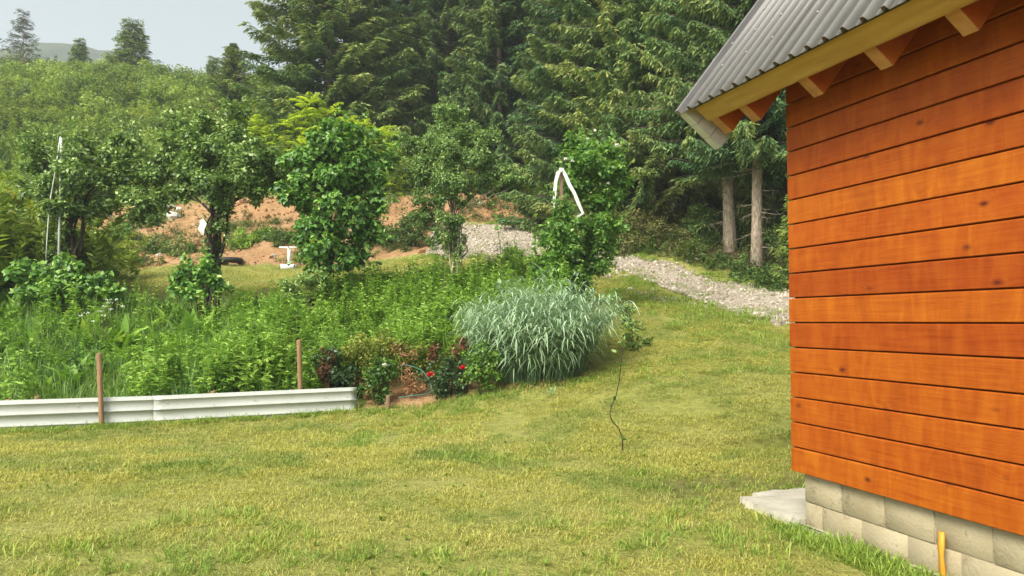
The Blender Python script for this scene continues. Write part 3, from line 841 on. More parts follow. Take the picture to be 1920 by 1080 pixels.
# ------------------------------------------------------------------ metal edging of the vegetable bed
EA = np.array([-9.1, 10.13, 0]); EB = np.array([-2.56, 12.8, 0])
ed = unit(EB - EA); en = np.array([ed[1], -ed[0], 0])        # en points towards the camera
fence = thing("bed_edging", "low white ribbed metal sheet edging nailed to wooden stakes along the vegetable bed", "edging", tuple(EA), math.atan2(ed[1], ed[0]))
ELEN = float(np.linalg.norm(EB - EA))
def panel_profile(dy):
    return [(.0, .0), (.0, .076), (.013, .0775), (.013, .094), (.0, .104), (.0, .236), (.014, .2375), (.014, .256), (.0, .266), (0, .392), (.004, .393), (.004, .398), (0, .399), (.0, .449), (-.004, .452), (-.016, .453)]
def panel(x0, x1, dy, dz0, dz1):
    pr_ = panel_profile(0)
    n = 24
    V = []
    for t in (0, .003):
        for i in range(n + 1):
            f = i / n; x_ = x0 + (x1 - x0) * f
            wob = .003 * math.sin(x_ * 2.1) + .0015 * math.sin(x_ * 5.3)
            for (o, z) in pr_:
                V.append((x_, -(o + dy - t + wob), z + dz0 + (dz1 - dz0) * f))
    k = len(pr_); Q = []
    for i in range(n):
        for j in range(k - 1):
            a = i * k + j
            Q.append((a, a + k, a + k + 1, a + 1))
            b = (n + 1) * k + a
            Q.append((b, b + 1, b + k + 1, b + k))
    for j in range(k - 1):
        a = n * k + j; b = (n + 1) * k + a
        Q.append((a, b, b + 1, a + 1))
        Q.append((j + 1, (n + 1) * k + j + 1, (n + 1) * k + j, j))
    return mesh_np("panel", np.array(V), np.array(Q), None, M['panel'])
split = 4.15
obj("panel", panel(0, split, 0.003, .0, -.005), fence)
obj("panel", panel(split - .12, ELEN, 0.010, -.005, .03), fence)
def lath(name, x_, yoff, z0, z1, lean, wdt=.032, mat='lath', parent=fence, thick=.016):
    me = MB()
    V = []
    for (z, dx) in ((z0, 0), (z1 - .02, lean), (z1, lean)):
        s_ = 1.0 if z < z1 else .93
        for (sx, sy) in ((-1, -1), (1, -1), (1, 1), (-1, 1)):
            V.append((x_ + dx * (z - z0) / (z1 - z0) + sx * wdt * s_, yoff + sy * thick * s_, z + (.008 * sx if z == z1 else 0)))
    Q = [(4 * i + j, 4 * i + (j + 1) % 4, 4 * i + 4 + (j + 1) % 4, 4 * i + 4 + j) for i in range(2) for j in range(4)] + [(8, 9, 10, 11)]
    me.add(V, Q)
    return obj(name, me.mesh(name, M[mat]), parent)
def along(px):
    """distance along the edging whose image column is px"""
    k = (px - 960) / F_PX
    return float((k * EA[1] - EA[0]) / (ed[0] - k * ed[1]))
lath("stake", along(199), -.055, -.25, 1.10, -.075, .034)
lath("stake", along(569), .05, -.25, 1.27, -.06, .036)
lath("stake", along(402), .05, -.25, .49, 0, .035)
lath("stake", along(73), .05, -.25, .50, 0, .03)
lath("stake", along(20), .05, -.25, .47, 0, .03)
for px in (318, 612, 652, 150, 480):
    nm = MB(); xx = along(px)
    for zz in (.335,):
        nm.tube([(xx, -.004, zz), (xx, -.02, zz)], .008, 6)
    obj("nail", nm.mesh("nail", M['panel_edge']), fence)

# ------------------------------------------------------------------ vegetation builders
R = np.random.default_rng(11)
def rdir(n, r=R):
    return unit(r.normal(size=(n, 3)))

def spruce_meshes(seed, H=18.0, z0=.6, rmax=3.1, spacing=.30, per=5, dead_to=0.0, mat='spruce', rtrunk=.17, tw_step=.105, sag=1.0, dense=1.0, name="spruce"):
    r = np.random.default_rng(seed)
    tb = MB()
    zz = np.linspace(-.4, H, 12)
    tpts = np.stack([.06 * np.sin(zz * .5 + seed), .06 * np.cos(zz * .43 + seed) - .06, zz], 1)
    rad = rtrunk * (1 - zz / H * .93) + np.where(zz < .3, .06, 0)
    tb.tube(tpts, np.maximum(rad, .01), 9)
    for i in range(26 if dead_to > 0 else 6):            # dead snags on the bare bole
        z = r.uniform(.5, max(dead_to, 2.0)); a = r.uniform(0, 2 * PI); L = r.uniform(.3, 1.6)
        s = np.linspace(0, 1, 4)
        q = np.stack([np.cos(a) * L * s, np.sin(a) * L * s, z - .25 * L * s + .1 * L * s ** 2], 1)
        q[1:, :2] += r.normal(0, .04, (3, 2))
        tb.tube(q, np.linspace(.014, .004, 4), 4, cap=False)
        for _ in range(4):
            s0 = r.uniform(.3, .95); b0 = np.array([np.cos(a) * L * s0, np.sin(a) * L * s0, z - .2 * L * s0])
            tb.tube([b0, b0 + r.normal(0, .16, 3) + [0, 0, -.1]], [.005, .002], 3, cap=False)
    bm_ = MB()
    LV, LQ, LT, off = [], [], [], 0
    z = z0
    while z < H - min(.3, H * .025):
        f = (z - z0) / (H - z0)
        rr = rmax * (1 - f) ** .75
        nb_ = max(3, int(per * (1 if f < .8 else .8)))
        a0 = r.uniform(0, 2 * PI)
        for b in range(nb_):
            a = a0 + b * 2 * PI / nb_ + r.normal(0, .25)
            L = max(min(.25, .05 * H), rr * r.uniform(.62, 1.12))
            zb = z + r.uniform(-.12, .12)
            dirh = np.array([math.cos(a), math.sin(a), 0]); sideh = np.array([-math.sin(a), math.cos(a), 0])
            dro = r.uniform(.18, .42) * sag * (1.1 - .7 * f); up = r.uniform(.10, .26)
            def bp(s):
                s = np.asarray(s)[:, None]
                return dirh * L * s + np.array([0, 0, 1.]) * (zb + L * (-dro * s + (up + .1) * s ** 2.6) + .25 * L * f * s)
            ss = np.linspace(0, 1, 5)
            bm_.tube(bp(ss), np.linspace(.011 + .008 * L, .004, 5), 3, cap=False)
            btint = r.normal(0, .1)
            hang = r.uniform(.45, 1.15) * sag
            n = max(3, int(L / tw_step * dense))
            s = r.uniform(.16 if L > 1 else .05, 1.0, n)
            base = bp(s)
            for sg in (-1, 1):
                tl = np.clip(.16 + .42 * L / rmax * (1.15 - s) * 1.2, .12, .62) * r.uniform(.6, 1.25, n)
                td = unit(sideh[None] * sg * r.uniform(.5, 1.0, n)[:, None] + dirh[None] * r.uniform(.35, .9, n)[:, None] + np.array([0, 0, -1.]) * (hang * r.uniform(.2, 1.0, n))[:, None])
                m = 5
                u = (np.arange(m) + .5) / m
                P = base[:, None] + td[:, None] * (tl[:, None] * u[None])[..., None]
                P[..., 2] -= (tl[:, None] * u[None] ** 2) * .25 * hang
                # alternating needle sprays
                sgn = np.where(np.arange(m) % 2 == 0, 1, -1)[None, :, None]
                sd = unit(np.cross(td, np.array([0, 0, 1.])) + 1e-6)
                D = unit(td[:, None] * .85 + sd[:, None] * sgn * r.uniform(.25, .8, (n, m, 1)) + r.normal(0, .18, (n, m, 3)) + np.array([0, 0, -.18]))
                NRM = unit(np.array([0, 0, 1.]) + r.normal(0, .5, (n, m, 3)))
                Ls = r.uniform(.12, .23, (n, m)) * (1.1 if mat == 'spruce' else .8)
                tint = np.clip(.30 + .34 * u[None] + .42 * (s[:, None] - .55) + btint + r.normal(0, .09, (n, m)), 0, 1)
                V, Q, tt = leaf_quads(P.reshape(-1, 3), D.reshape(-1, 3), NRM.reshape(-1, 3), Ls.ravel(), (Ls * .27).ravel(), .1, .4, tint.ravel())
                LV.append(V); LQ.append(Q + off); LT.append(tt); off += len(V)
        z += spacing * r.uniform(.8, 1.2) * (1 if f < .7 else .7)
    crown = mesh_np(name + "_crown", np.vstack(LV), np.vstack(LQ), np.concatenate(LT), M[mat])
    return tb.mesh(name + "_trunk", M['bark'], True), bm_.mesh(name + "_branches", M['twig']), crown

SP = {}
SP['low'] = spruce_meshes(21, 18, .35, 3.3, .44, 8, 0, sag=1.15, dense=2.6)
SP['bole'] = spruce_meshes(22, 19, 3.7, 3.2, .42, 8, 4.2, rtrunk=.20, sag=1.35, dense=2.4)
SP['mid'] = spruce_meshes(23, 20, 1.2, 3.7, .46, 9, 1.5, sag=1.0, dense=2.4)
SP['young'] = spruce_meshes(24, 5.0, .15, 1.15, .16, 6, 0, 'spruce_young', .06, .07, .5)
SP['grey'] = spruce_meshes(25, 6.0, .3, 1.9, .26, 5, 0, 'spruce_grey', .07, .10, .5, .7)

def place_spruce(kind, X, Y, scale, rz, label, group, sx=1.0, name="spruce_tree"):
    t = thing(name, label, "tree", (X, Y, gz(X, Y) - .05), rz, group)
    t.scale = (scale * sx, scale * sx, scale)
    tr, brn, cr = SP[kind]
    obj("trunk", tr, t); 
    obj("branch", brn, t, kind='stuff')
    obj("crown", cr, t)
    return t
def px_x(px, Y): return (px - 960) / F_PX * Y

EDGE = "spruces along the forest edge"
spr = [
    # kind, px, Y, scale, rz, label
    ('mid', 612, 38, 1.05, .3, "broad spruce at the left end of the forest edge, against the sky", 1.3),
    ('bole', 768, 46, 1.0, 1.9, "distant dark spruce with sky showing past its trunk", 1.0),
    ('mid', 838, 41, 1.05, 2.6, "dark spruce behind the tall grey-green shrub", .95),
    ('low', 935, 36, 1.0, .9, "drooping yellowish spruce where the black cable ends", 1.0),
    ('low', 1015, 38, 1.1, 4.0, "spruce standing right behind the ochre earth bank", .95),
    ('low', 1085, 30.5, 1.0, 2.2, "full skirted spruce behind the white ribbon post", 1.0),
    ('mid', 1185, 28.5, 1.02, 5.1, "spruce behind the climbing rose, left of the bare trunks", 1.0),
    ('bole', 1262, 27.0, 1.0, 3.3, "shaded spruce with thin trunk left of the two pale trunks", .95),
    ('bole', 1366, 23.2, 1.0, .4, "spruce with pale bare trunk, left of the pair beside the shed", .9),
    ('bole', 1427, 21.7, .95, 4.4, "spruce with pale bare trunk, nearest to the shed wall", .85),
    ('mid', 1330, 33, 1.1, 1.2, "dark spruce deep behind the two pale trunks", 1.0),
    ('mid', 1160, 37, 1.1, .5, "tall spruce deep in the forest behind the climbing rose", 1.0),
    ('mid', 1500, 29, 1.05, 3.9, "spruce behind the shed corner, deep in the forest", 1.0),
    ('low', 1545, 23.5, .9, 5.5, "spruce rising behind the shed roof edge", .95),
    ('mid', 905, 48, 1.1, 3.0, "far spruce in the dark gap behind the drooping spruce", 1.0),
    ('mid', 1060, 46, 1.15, 5.8, "far spruce filling the forest behind the ribbon post", 1.0),
    ('mid', 1260, 44, 1.1, 2.0, "far spruce in the forest left of the roof edge", 1.0),
    ('mid', 700, 58, 1.0, 1.0, "most distant spruce, right of the broad left spruce", .9),
    ('bole', 1300, 30, 1.0, 5.0, "shaded spruce trunk in the gap left of the pale trunk pair", .9),
    ('mid', 1640, 27, 1.0, .8, "leftmost of three spruces hidden behind the shed", 1.0),
    ('mid', 1780, 24, 1.0, 2.9, "middle one of three spruces hidden behind the shed", 1.0),
    ('low', 1900, 27, 1.0, 4.7, "rightmost of three spruces hidden behind the shed", 1.0),
]
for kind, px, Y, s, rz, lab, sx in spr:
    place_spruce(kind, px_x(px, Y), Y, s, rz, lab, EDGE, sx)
young = [
    ('young', 1502, 19.6, .62, .2, "young bright spruce pressed against the shed corner", 1.0),
    ('young', 238, 66, 1.4, .5, "lime green young spruce standing alone on the hill crest", 1.7),
    ('young', 138, 71, 1.1, 1.5, "small thin spruce on the hill crest over the far mountain", 1.3),
    ('grey', 28, 68, 1.2, .9, "greyish conifer at the left picture edge on the hill crest", 1.1),
    ('grey', 92, 73, .6, 2.5, "thin wispy grey conifer on the crest left of the small spruce", .7),
    ('mid', 430, 47, .29, 2.8, "dark young spruce left of the broad forest-edge spruce", 2.0),
    ('young', 185, 74, .5, 4.0, "tiny spruce top on the crest between two young spruces", 1.0),
    ('young', 392, 60, .8, 3.0, "pale young spruce on the slope beside the sky gap", 1.3),
]
for kind, px, Y, s, rz, lab, sx in young:
    place_spruce(kind, px_x(px, Y), Y, s, rz, lab, "young conifers", sx, "young_spruce")

# --- broadleaf shrubs from clumps
def clump_leaves(centers, radii, n_per, L, W, mat_t=(.5, .2), r=R, up=.35, shell=.55, big=False, flat=.8):
    centers = np.asarray(centers, float); radii = np.asarray(radii, float)
    Vs, Qs, Ts, tts, off = [], [], [], [], 0
    for c, rad, n in zip(centers, radii, np.broadcast_to(n_per, (len(centers),))):
        n = int(n)
        d = rdir(n, r)
        k = r.random(n) ** (1 - shell)
        P = c + d * (rad * k)[:, None] * np.array([1, 1, flat])
        outd = unit(d + np.array([0, 0, up]))
        N = unit(outd * .8 + np.array([0, 0, .55]) + r.normal(0, .45, (n, 3)))
        D = unit(np.cross(N, rdir(n, r)) + outd * .35 + np.array([0, 0, -.15]))
        l = L * r.uniform(.6, 1.25, n)
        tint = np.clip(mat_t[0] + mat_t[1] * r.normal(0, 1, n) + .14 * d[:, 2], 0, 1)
        if big:
            V, Q, T, tt = leaf_big(P, D, N, l, l * W / L, .12, tint)
            Ts.append(T + off)
        else:
            V, Q, tt = leaf_quads(P, D, N, l, l * W / L, .12, .45, tint)
        Vs.append(V); Qs.append(Q + off); tts.append(tt); off += len(V)
    F = [np.vstack(Qs)] + ([np.vstack(Ts)] if Ts else [])
    return np.vstack(Vs), F, np.concatenate(tts)

def stems_mb(base, targets, r0, r=R, wob=.08, k=5):
    m = MB()
    base = np.asarray(base, float)
    for t in targets:
        t = np.asarray(t, float)
        s = np.linspace(0, 1, 6)[:, None]
        b = base + np.append(r.normal(0, r0 * .8, 2), -.15)
        pts = b + (t - b) * np.concatenate([s, s, s ** .8], 1)
        L = np.linalg.norm(t - b)
        pts[1:-1] += r.normal(0, wob * L * .25, (4, 3))
        m.tube(pts, np.linspace(r0, r0 * .25, 6), k, cap=False)
    return m

def shrub(name, label, cat, base_px, Y, clumps, L, W, mat, group=None, density=220, big=False, stem_r=.02, nst=10, stem_mat='bark_dark', tint=(.5, .2), seed=0, base=None, stem_targets=None, extra_stems=None, shell=.55, fork=None, shoots=0):
    """clumps: (px, py, radius in photo pixels, depth offset)"""
    r = np.random.default_rng(seed + 100)
    if base is None:
        X = px_x(base_px, Y); base = np.array([X, Y, gz(X, Y)])
    cs = np.array([at(c[0], c[1], Y + c[3]) for c in clumps]); rs = np.array([c[2] / F_PX * Y for c in clumps]) * (1.25 if group == 'rose bed' else 1.0)
    t = thing(name, label, cat, tuple(base), 0, group)
    # loosen the outline: each clump splits into several uneven sub clumps
    C2, R2 = [], []
    for c, rr in zip(cs, rs):
        k = 15
        for _ in range(k):
            C2.append(c + rdir(1, r)[0] * rr * r.uniform(.25, 1.12) * np.array([1, 1.1, .9])); R2.append(rr * r.uniform(.2, .5))
    C2 = np.array(C2); R2 = np.array(R2)
    n_per = np.maximum(8, 2.0 * density * (R2 / .25) ** 2).astype(int)
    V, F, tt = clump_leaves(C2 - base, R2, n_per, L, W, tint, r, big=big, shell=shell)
    if shoots:
        mid = C2.mean(0); PS, DS = [], []
        for _ in range(shoots):
            j = r.integers(len(C2)); d = unit(unit(C2[j] - mid) * .8 + np.array([0, 0, .45]) + r.normal(0, .35, 3)); Ls_ = r.uniform(.25, .6)
            q = np.linspace(.3, 1, 9); c0 = C2[j] + d * R2[j] * .6
            PS.append(c0 + d * (q * Ls_)[:, None] - np.array([0, 0, 1.]) * (.2 * Ls_ * q ** 2)[:, None]); DS.append(np.repeat(d[None], 9, 0))
        PS = np.vstack(PS) - base; DS = np.vstack(DS); k_ = len(PS)
        Vx, Qx, tx = leaf_quads(PS, DS * .5 + rdir(k_, r), np.array([[0, 0, 1.]]) + r.normal(0, .5, (k_, 3)), L * r.uniform(.6, 1.1, k_), W * r.uniform(.6, 1.1, k_), .12, .45, np.clip(r.normal(tint[0] + .12, tint[1], k_), 0, 1))
        F = [np.vstack([F[0], Qx + len(V)])] + F[1:]; V = np.vstack([V, Vx]); tt = np.concatenate([tt, tx])
    tg = stem_targets if stem_targets is not None else C2[r.permutation(len(C2))[:nst]]
    tg = [np.asarray(g) - base for g in tg]
    if fork is not None:
        fk = at(fork[0], fork[1], Y) - base
        sm = stems_mb((0, 0, 0), [fk + r.normal(0, .13, 3) * [1, 1, .6] for _ in range(7)], stem_r * 1.3, r, .12)
        s2 = stems_mb(fk, tg, stem_r * .55, r)
        sm.add(np.vstack(s2.V), np.vstack(s2.Q))
    else:
        sm = stems_mb((0, 0, 0), tg, stem_r, r)
    obj("stem", sm.mesh("stem", M[stem_mat], True), t)
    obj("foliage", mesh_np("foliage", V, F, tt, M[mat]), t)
    return t, base, C2, R2

# 1: gnarled shrub at the left
YT = 18.0
shrub("fruit_shrub", "gnarled dark-stemmed shrub at the far left beside the white twine", "shrub", 122, YT,
      [(95, 300, 48, .2), (150, 330, 52, -.2), (190, 290, 45, .3), (120, 390, 42, -.3), (215, 350, 42, 0), (255, 385, 40, -.2), (288, 372, 28, .1), (75, 350, 30, .2), (170, 395, 30, .2), (125, 430, 22, 0), (115, 465, 22, .1), (60, 275, 26, .2), (270, 320, 34, .5), (240, 265, 30, .6), (230, 300, 30, .3), (140, 265, 30, .2)],
      .115, .062, 'leaf_mid', "orchard row shrubs", 100, stem_r=.055, nst=14, seed=1, tint=(.52, .22), fork=(138, 400), shoots=110)
# 2
shrub("fruit_shrub", "round-headed shrub on a twisted dark trunk with a white rag", "shrub", 395, YT,
      [(420, 250, 52, .2), (370, 280, 50, -.1), (460, 290, 50, .1), (420, 320, 55, -.3), (480, 345, 36, 0), (350, 320, 36, .1), (410, 360, 40, -.1), (505, 290, 30, .2), (330, 270, 28, .2), (445, 215, 28, .3), (408, 420, 18, 0), (398, 455, 18, 0), (300, 330, 28, .3), (385, 235, 26, .3), (320, 300, 34, .4), (345, 360, 26, .2), (520, 330, 28, .3), (330, 240, 26, .5)],
      .105, .062, 'leaf_mid', "orchard row shrubs", 105, stem_r=.06, nst=14, seed=2, tint=(.42, .22), fork=(404, 395), shoots=110)
# 3 broad leaves
shrub("raspberry_shrub", "dense bright green shrub with large pointed leaves, reaching the ground", "shrub", 610, YT - .3,
      [(600, 290, 50, .1), (660, 280, 50, 0), (570, 350, 46, -.1), (630, 350, 55, -.3), (690, 330, 44, 0), (600, 420, 46, -.3), (660, 410, 46, -.2), (620, 465, 40, -.3), (555, 300, 26, .2), (715, 300, 26, .2), (700, 380, 28, 0), (590, 490, 26, -.2), (645, 490, 26, -.2), (625, 250, 30, .1), (585, 440, 28, 0), (685, 440, 28, 0), (590, 470, 22, .1), (665, 475, 24, .1)],
      .135, .095, 'leaf_rasp', "orchard row shrubs", 62, True, .022, 10, 'stem', seed=3, tint=(.48, .22), fork=(615, 470), shoots=60)
# 4 tall greyish
t4, b4, _, _ = shrub("tall_shrub", "tall loose grey-green shrub on a cluster of thin bare stems", "shrub", 848, YT + .3,
      [(830, 240, 42, .2), (880, 270, 48, 0), (800, 290, 44, .1), (850, 310, 50, -.2), (915, 320, 40, .1), (780, 330, 32, .2), (850, 215, 26, .2), (945, 330, 26, .2), (870, 360, 34, -.1), (820, 370, 34, 0), (790, 395, 26, .1), (760, 270, 20, .2), (840, 420, 30, 0), (850, 455, 28, .1), (815, 440, 22, .1), (960, 335, 18, .1)],
      .075, .04, 'leaf_grey', "orchard row shrubs", 220, stem_r=.03, nst=22, seed=4, stem_mat='bark', tint=(.52, .2), fork=(850, 400), shoots=140)
# 5 climbing rose with post and ribbon
t5, b5, C5, R5 = shrub("climbing_rose", "leafy climbing rose bush with scattered white blooms beside the ribbon post", "shrub", 1095, 17.2,
      [(1110, 290, 38, 0), (1085, 275, 26, .1), (1140, 310, 38, .1), (1100, 335, 45, -.2), (1145, 350, 34, 0), (1120, 380, 36, -.1), (1070, 330, 26, .1), (1060, 420, 30, -.2), (1110, 430, 34, -.2), (1140, 430, 28, 0), (1075, 465, 34, -.2), (1040, 450, 24, -.1), (1120, 465, 28, -.1), (1065, 500, 34, -.3), (1030, 495, 28, -.2), (1052, 395, 17, -.85), (1050, 430, 24, -.85), (1058, 465, 26, -.85), (1050, 505, 30, -.85), (1045, 535, 26, -.85), (1100, 500, 30, -.2), (1080, 525, 30, -.4), (1112, 485, 28, -.1), (1150, 290, 26, .1), (1160, 330, 24, .1)],
      
      .11, .07, 'leaf_vine', "orchard row shrubs", 95, False, .02, 12, 'stem', seed=5, tint=(.55, .22), fork=(1095, 450), shoots=90)

def blossom(P, rad, mat, parent, base, seed=0, petals=9, name="flower"):
    r = np.random.default_rng(seed)
    n = petals
    a = np.arange(n) * 2.4
    tilt = np.linspace(1.2, .15, n)
    D = np.stack([np.cos(a) * np.cos(tilt), np.sin(a) * np.cos(tilt), np.sin(tilt)], 1)
    # face the viewer a little
    D = unit(D + np.array([0, -.5, .25]) * .6)
    V, Q, T, tt = leaf_big(np.zeros((n, 3)), D, np.cross(D, rdir(n, r)), rad * 1.1, rad * 1.15, .25)
    o = obj(name, mesh_np(name, V, [Q, T], tt, M[mat]), parent)
    o.location = tuple(np.asarray(P) - np.asarray(base))
    return o
for i, (px, py) in enumerate([(1157, 274), (1116, 246), (1073, 303), (1060, 299), (1121, 312), (1140, 345), (1102, 262), (1063, 476), (1069, 480), (1076, 475), (1083, 490)]):
    blossom(at(px, py, 16.75), .045 if i else .06, 'white_petal', t5, b5, i)

# stake and white ribbon of the climbing rose
X = px_x(1053, 16.6)
post = thing("ribbon_post", "brown wooden post tied with white ribbon next to the climbing rose", "post", (X, 16.6, gz(X, 16.6)))
top5 = at(1053, 318, 16.6)
hh = top5[2] - gz(X, 16.6)
pm = MB(); pm.tube([(0, 0, -.3), (.01, 0, hh * .5), (0, 0, hh)], [.045, .042, .04], 8)
obj("post", pm.mesh("post", M['old_wood'], True), post)
def ribbon_strip(pts, wd):
    pts = np.asarray(pts, float); n = len(pts)
    tg = unit(np.gradient(pts, axis=0)); sd = unit(np.cross(tg, np.array([.15, 1., 0.0])))
    ww = np.broadcast_to(wd, (n,))[:, None]
    V = np.concatenate([pts - sd * ww, pts + sd * ww, pts - sd * ww + [0, .006, 0], pts + sd * ww + [0, .006, 0]], 0)
    Q = []
    for i in range(n - 1):
        Q += [(i, i + 1, n + i + 1, n + i), (2 * n + i, 3 * n + i, 3 * n + i + 1, 2 * n + i + 1)]
    return mesh_np("ribbon", V, np.array(Q), None, M['white_cloth'])
o5 = np.array(post.location)
rp = lambda L: [at(a, b, 16.52 + c) - o5 for a, b, c in L]
obj("ribbon", ribbon_strip(rp([(1053, 318, 0), (1046, 325, -.03), (1042, 340, -.05), (1040, 362, -.04), (1039, 380, 0), (1041, 396, .02)]), [.034, .038, .034, .038, .024, .02]), post)
obj("ribbon", ribbon_strip(rp([(1053, 316, -.02), (1060, 328, -.04), (1067, 345, -.06), (1077, 362, -.05), (1084, 380, -.02), (1093, 400, 0), (1080, 408, .02)]), [.03, .035, .038, .035, .038, .03, .024]), post)
km = MB()
for a in range(6):
    km.tube([at(1053, 314, 16.53) - o5 + np.array([math.cos(a) * .03, math.sin(a) * .03, -.02]), at(1053, 322, 16.53) - o5 + np.array([math.cos(a + 1) * .045, math.sin(a + 1) * .045, -.02])], .025, 5)
obj("knot", km.mesh("knot", M['white_cloth'], True), post)
# thin leafy canes in front of the gravel
for i, (px, pt, pb, lab) in enumerate([(930, 372, 480, "thin leafy cane bending in front of the gravel, left one"), (1000, 365, 470, "thin leafy cane left of the ribbon post"), (826, 430, 500, "thin dry cane under the tall grey-green shrub")]):
    Yc = 17.0
    Xc = px_x(px, Yc); b = np.array([Xc, Yc, gz(Xc, Yc)])
    t = thing("cane", lab, "plant", tuple(b), 0, "canes in the orchard row")
    tp = at(px - 12 + 8 * i, pt, Yc) - b
    s = np.linspace(0, 1, 6)[:, None]
    pts = tp * s + np.array([[.18 * math.sin(3 * q) * (1 if i == 0 else .4), 0, 0] for q in s[:, 0]])
    obj("stem", MB().tube(pts, np.linspace(.014, .005, 6), 4).mesh("stem", M['stem' if i < 2 else 'old_wood']), t)
    rr = np.random.default_rng(i)
    n = 26 if i < 2 else 5
    q = rr.uniform(.3, 1, n)
    P = np.stack([np.interp(q, s[:, 0], pts[:, k]) for k in range(3)], 1)
    V, Q, T, tt = leaf_big(P, rdir(n, rr) + [0, 0, .1], np.array([[0, 0, 1.]]) + rr.normal(0, .4, (n, 3)), .12, .085, .12, np.clip(rr.normal(.6, .2, n), 0, 1))
    obj("foliage", mesh_np("foliage", V, [Q, T], tt, M['leaf_rasp']), t)

# white rag on shrub 2, twine and stake at shrub 1
rg = ribbon_strip([at(378, 412, 17.6), at(381, 420, 17.57), at(377, 430, 17.55), at(380, 440, 17.6)], [.05, .085, .08, .03])
obj("rag", rg, label="white rag tied to the twisted trunk of the round-headed shrub", category="rag")
tw = MB(); tw.tube([at(86, 492, 17.3), at(88, 450, 17.3), at(93, 380, 17.32), (at(104, 320, 17.35)), at(113, 256, 17.4)], .012, 5)
obj("twine", tw.mesh("twine", M['twine']), label="taut pale twine rising through the far left shrub", category="twine")
gs = thing("garden_stake", "pale grey stake top poking out of the far left shrub", "stake", tuple(np.append(at(115, 300, 17.5)[:2], gz(px_x(115, 17.5), 17.5))))
o_ = np.array(gs.location)
gm = MB(); gm.tube([(0, 0, -.3), at(115, 258, 17.5) - o_], [.026, .022], 6)
obj("stake", gm.mesh("stake", M['roof_trim'], True), gs)

# sumac with pinnate fronds
def sumac(label, px, Y, tops, seed):
    r = np.random.default_rng(seed)
    X = px_x(px, Y); b = np.array([X, Y, gz(X, Y)])
    t = thing("sumac_tree", label, "tree", tuple(b), 0, "lime green sumacs")
    Vs, Qs, tts, off = [], [], [], 0
    rm = MB()
    tg = [at(a, c, Y + d) - b for a, c, d in tops]
    for g in tg:
        nf = 15
        for f in range(nf):
            a = f * 2.4 + r.uniform(-.3, .3)
            el = 1.0 - f / nf * 1.1 + r.normal(0, .1)
            L = r.uniform(.8, 1.2)
            dh = np.array([math.cos(a) * math.cos(el), math.sin(a) * math.cos(el), math.sin(el)])
            base = g - np.array([0, 0, f * .05])
            s = np.linspace(.12, 1, 12)
            P = base + dh * (L * s)[:, None]; P[:, 2] -= .42 * L * s ** 2
            rm.tube(np.vstack([base[None], P[::3]]), .006, 3, cap=False)
            tan = unit(np.gradient(P, axis=0)); sd = unit(np.cross(tan, np.array([0, 0, 1.])))
            for sg in (-1, 1):
                D = unit(sd * sg + tan * .35 + np.array([0, 0, -.35]) + r.normal(0, .08, (12, 3)))
                l = .27 * (1 - .55 * np.abs(s - .45)) 
                V, Q, tt = leaf_quads(P, D, np.array([[0, 0, 1.]]) + tan * .1, l, l * .36, .05, .4, np.clip(r.normal(.6 - .02 * f, .12, 12), 0, 1))
                Vs.append(V); Qs.append(Q + off); tts.append(tt); off += len(V)
    cen = np.mean(tg, 0) * [1, 1, .82]
    sm = stems_mb((0, 0, 0), [cen], .05, r); s2 = stems_mb(cen, tg, .022, r); sm.add(np.vstack(s2.V), np.vstack(s2.Q))
    obj("stem", sm.mesh("stem", M['bark_dark'], True), t)
    obj("leaf_stalk", rm.mesh("leaf_stalk", M['leaf_lime']), t)
    obj("foliage", mesh_np("foliage", np.vstack(Vs), np.vstack(Qs), np.concatenate(tts), M['leaf_lime']), t)
sumac("lime green sumac with feathery fronds above the broad-leaved shrub", 585, 33.4, [(580, 190, 0), (555, 228, .3), (612, 210, .2), (650, 232, .1), (675, 238, .3), (635, 240, -.2), (600, 255, -.4), (650, 255, 0), (570, 270, -.5), (545, 270, .4)], 1)
sumac("lower sumac with lime fronds between the round-headed and broad-leaved shrubs", 470, 33.6, [(440, 240, 0), (465, 228, .2), (490, 235, .3), (455, 255, -.3), (500, 250, 0), (430, 260, .3)], 2)
sumac("lime sumac fronds between the broad-leaved and tall grey-green shrubs", 725, 34.0, [(700, 250, 0), (730, 262, .3), (690, 270, -.3), (745, 340, 0), (755, 370, .2), (720, 250, .4)], 3)

# leafy plants at the foot of the row
for i, (bpx, Y, cl, lab, mt) in enumerate([
    (110, 16.4, [(60, 530, 34, 0), (110, 515, 36, 0), (150, 530, 36, -.1), (190, 540, 28, 0), (100, 545, 34, -.3), (45, 510, 22, .1), (210, 545, 18, 0)], "low mound of broad dark green leaves below the far left shrub", 'leaf_rasp'),
    (372, 16.6, [(350, 515, 28, 0), (385, 505, 26, 0), (400, 530, 26, -.1), (335, 535, 20, 0), (370, 540, 26, -.2)], "small mound of broad leaves below the twisted trunk", 'leaf_rasp'),
    (560, 16.9, [(545, 540, 24, 0), (575, 530, 22, 0), (600, 520, 20, 0)], "low leafy clump at the foot of the broad-leaved shrub", 'leaf_mid'),
    (1205, 14.2, [(1190, 655, 16, 0), (1212, 645, 14, .2), (1228, 655, 10, .1), (1182, 632, 14, .2)], "low dark green weed clump right of the striped ornamental grass", 'under'),
    (1190, 15.5, [(1150, 555, 16, 0), (1170, 580, 18, 0), (1185, 610, 18, -.2)], "leafy weeds behind the striped ornamental grass", 'leaf_mid')]):
    shrub("leafy_plant", lab, "plant", bpx, Y, cl, .13 if i < 2 else .08, .09 if i < 2 else .05, mt, "leafy plants", 60 if i < 2 else 120, i < 2, .012, 8, 'stem', seed=20 + i, tint=(.5, .2))

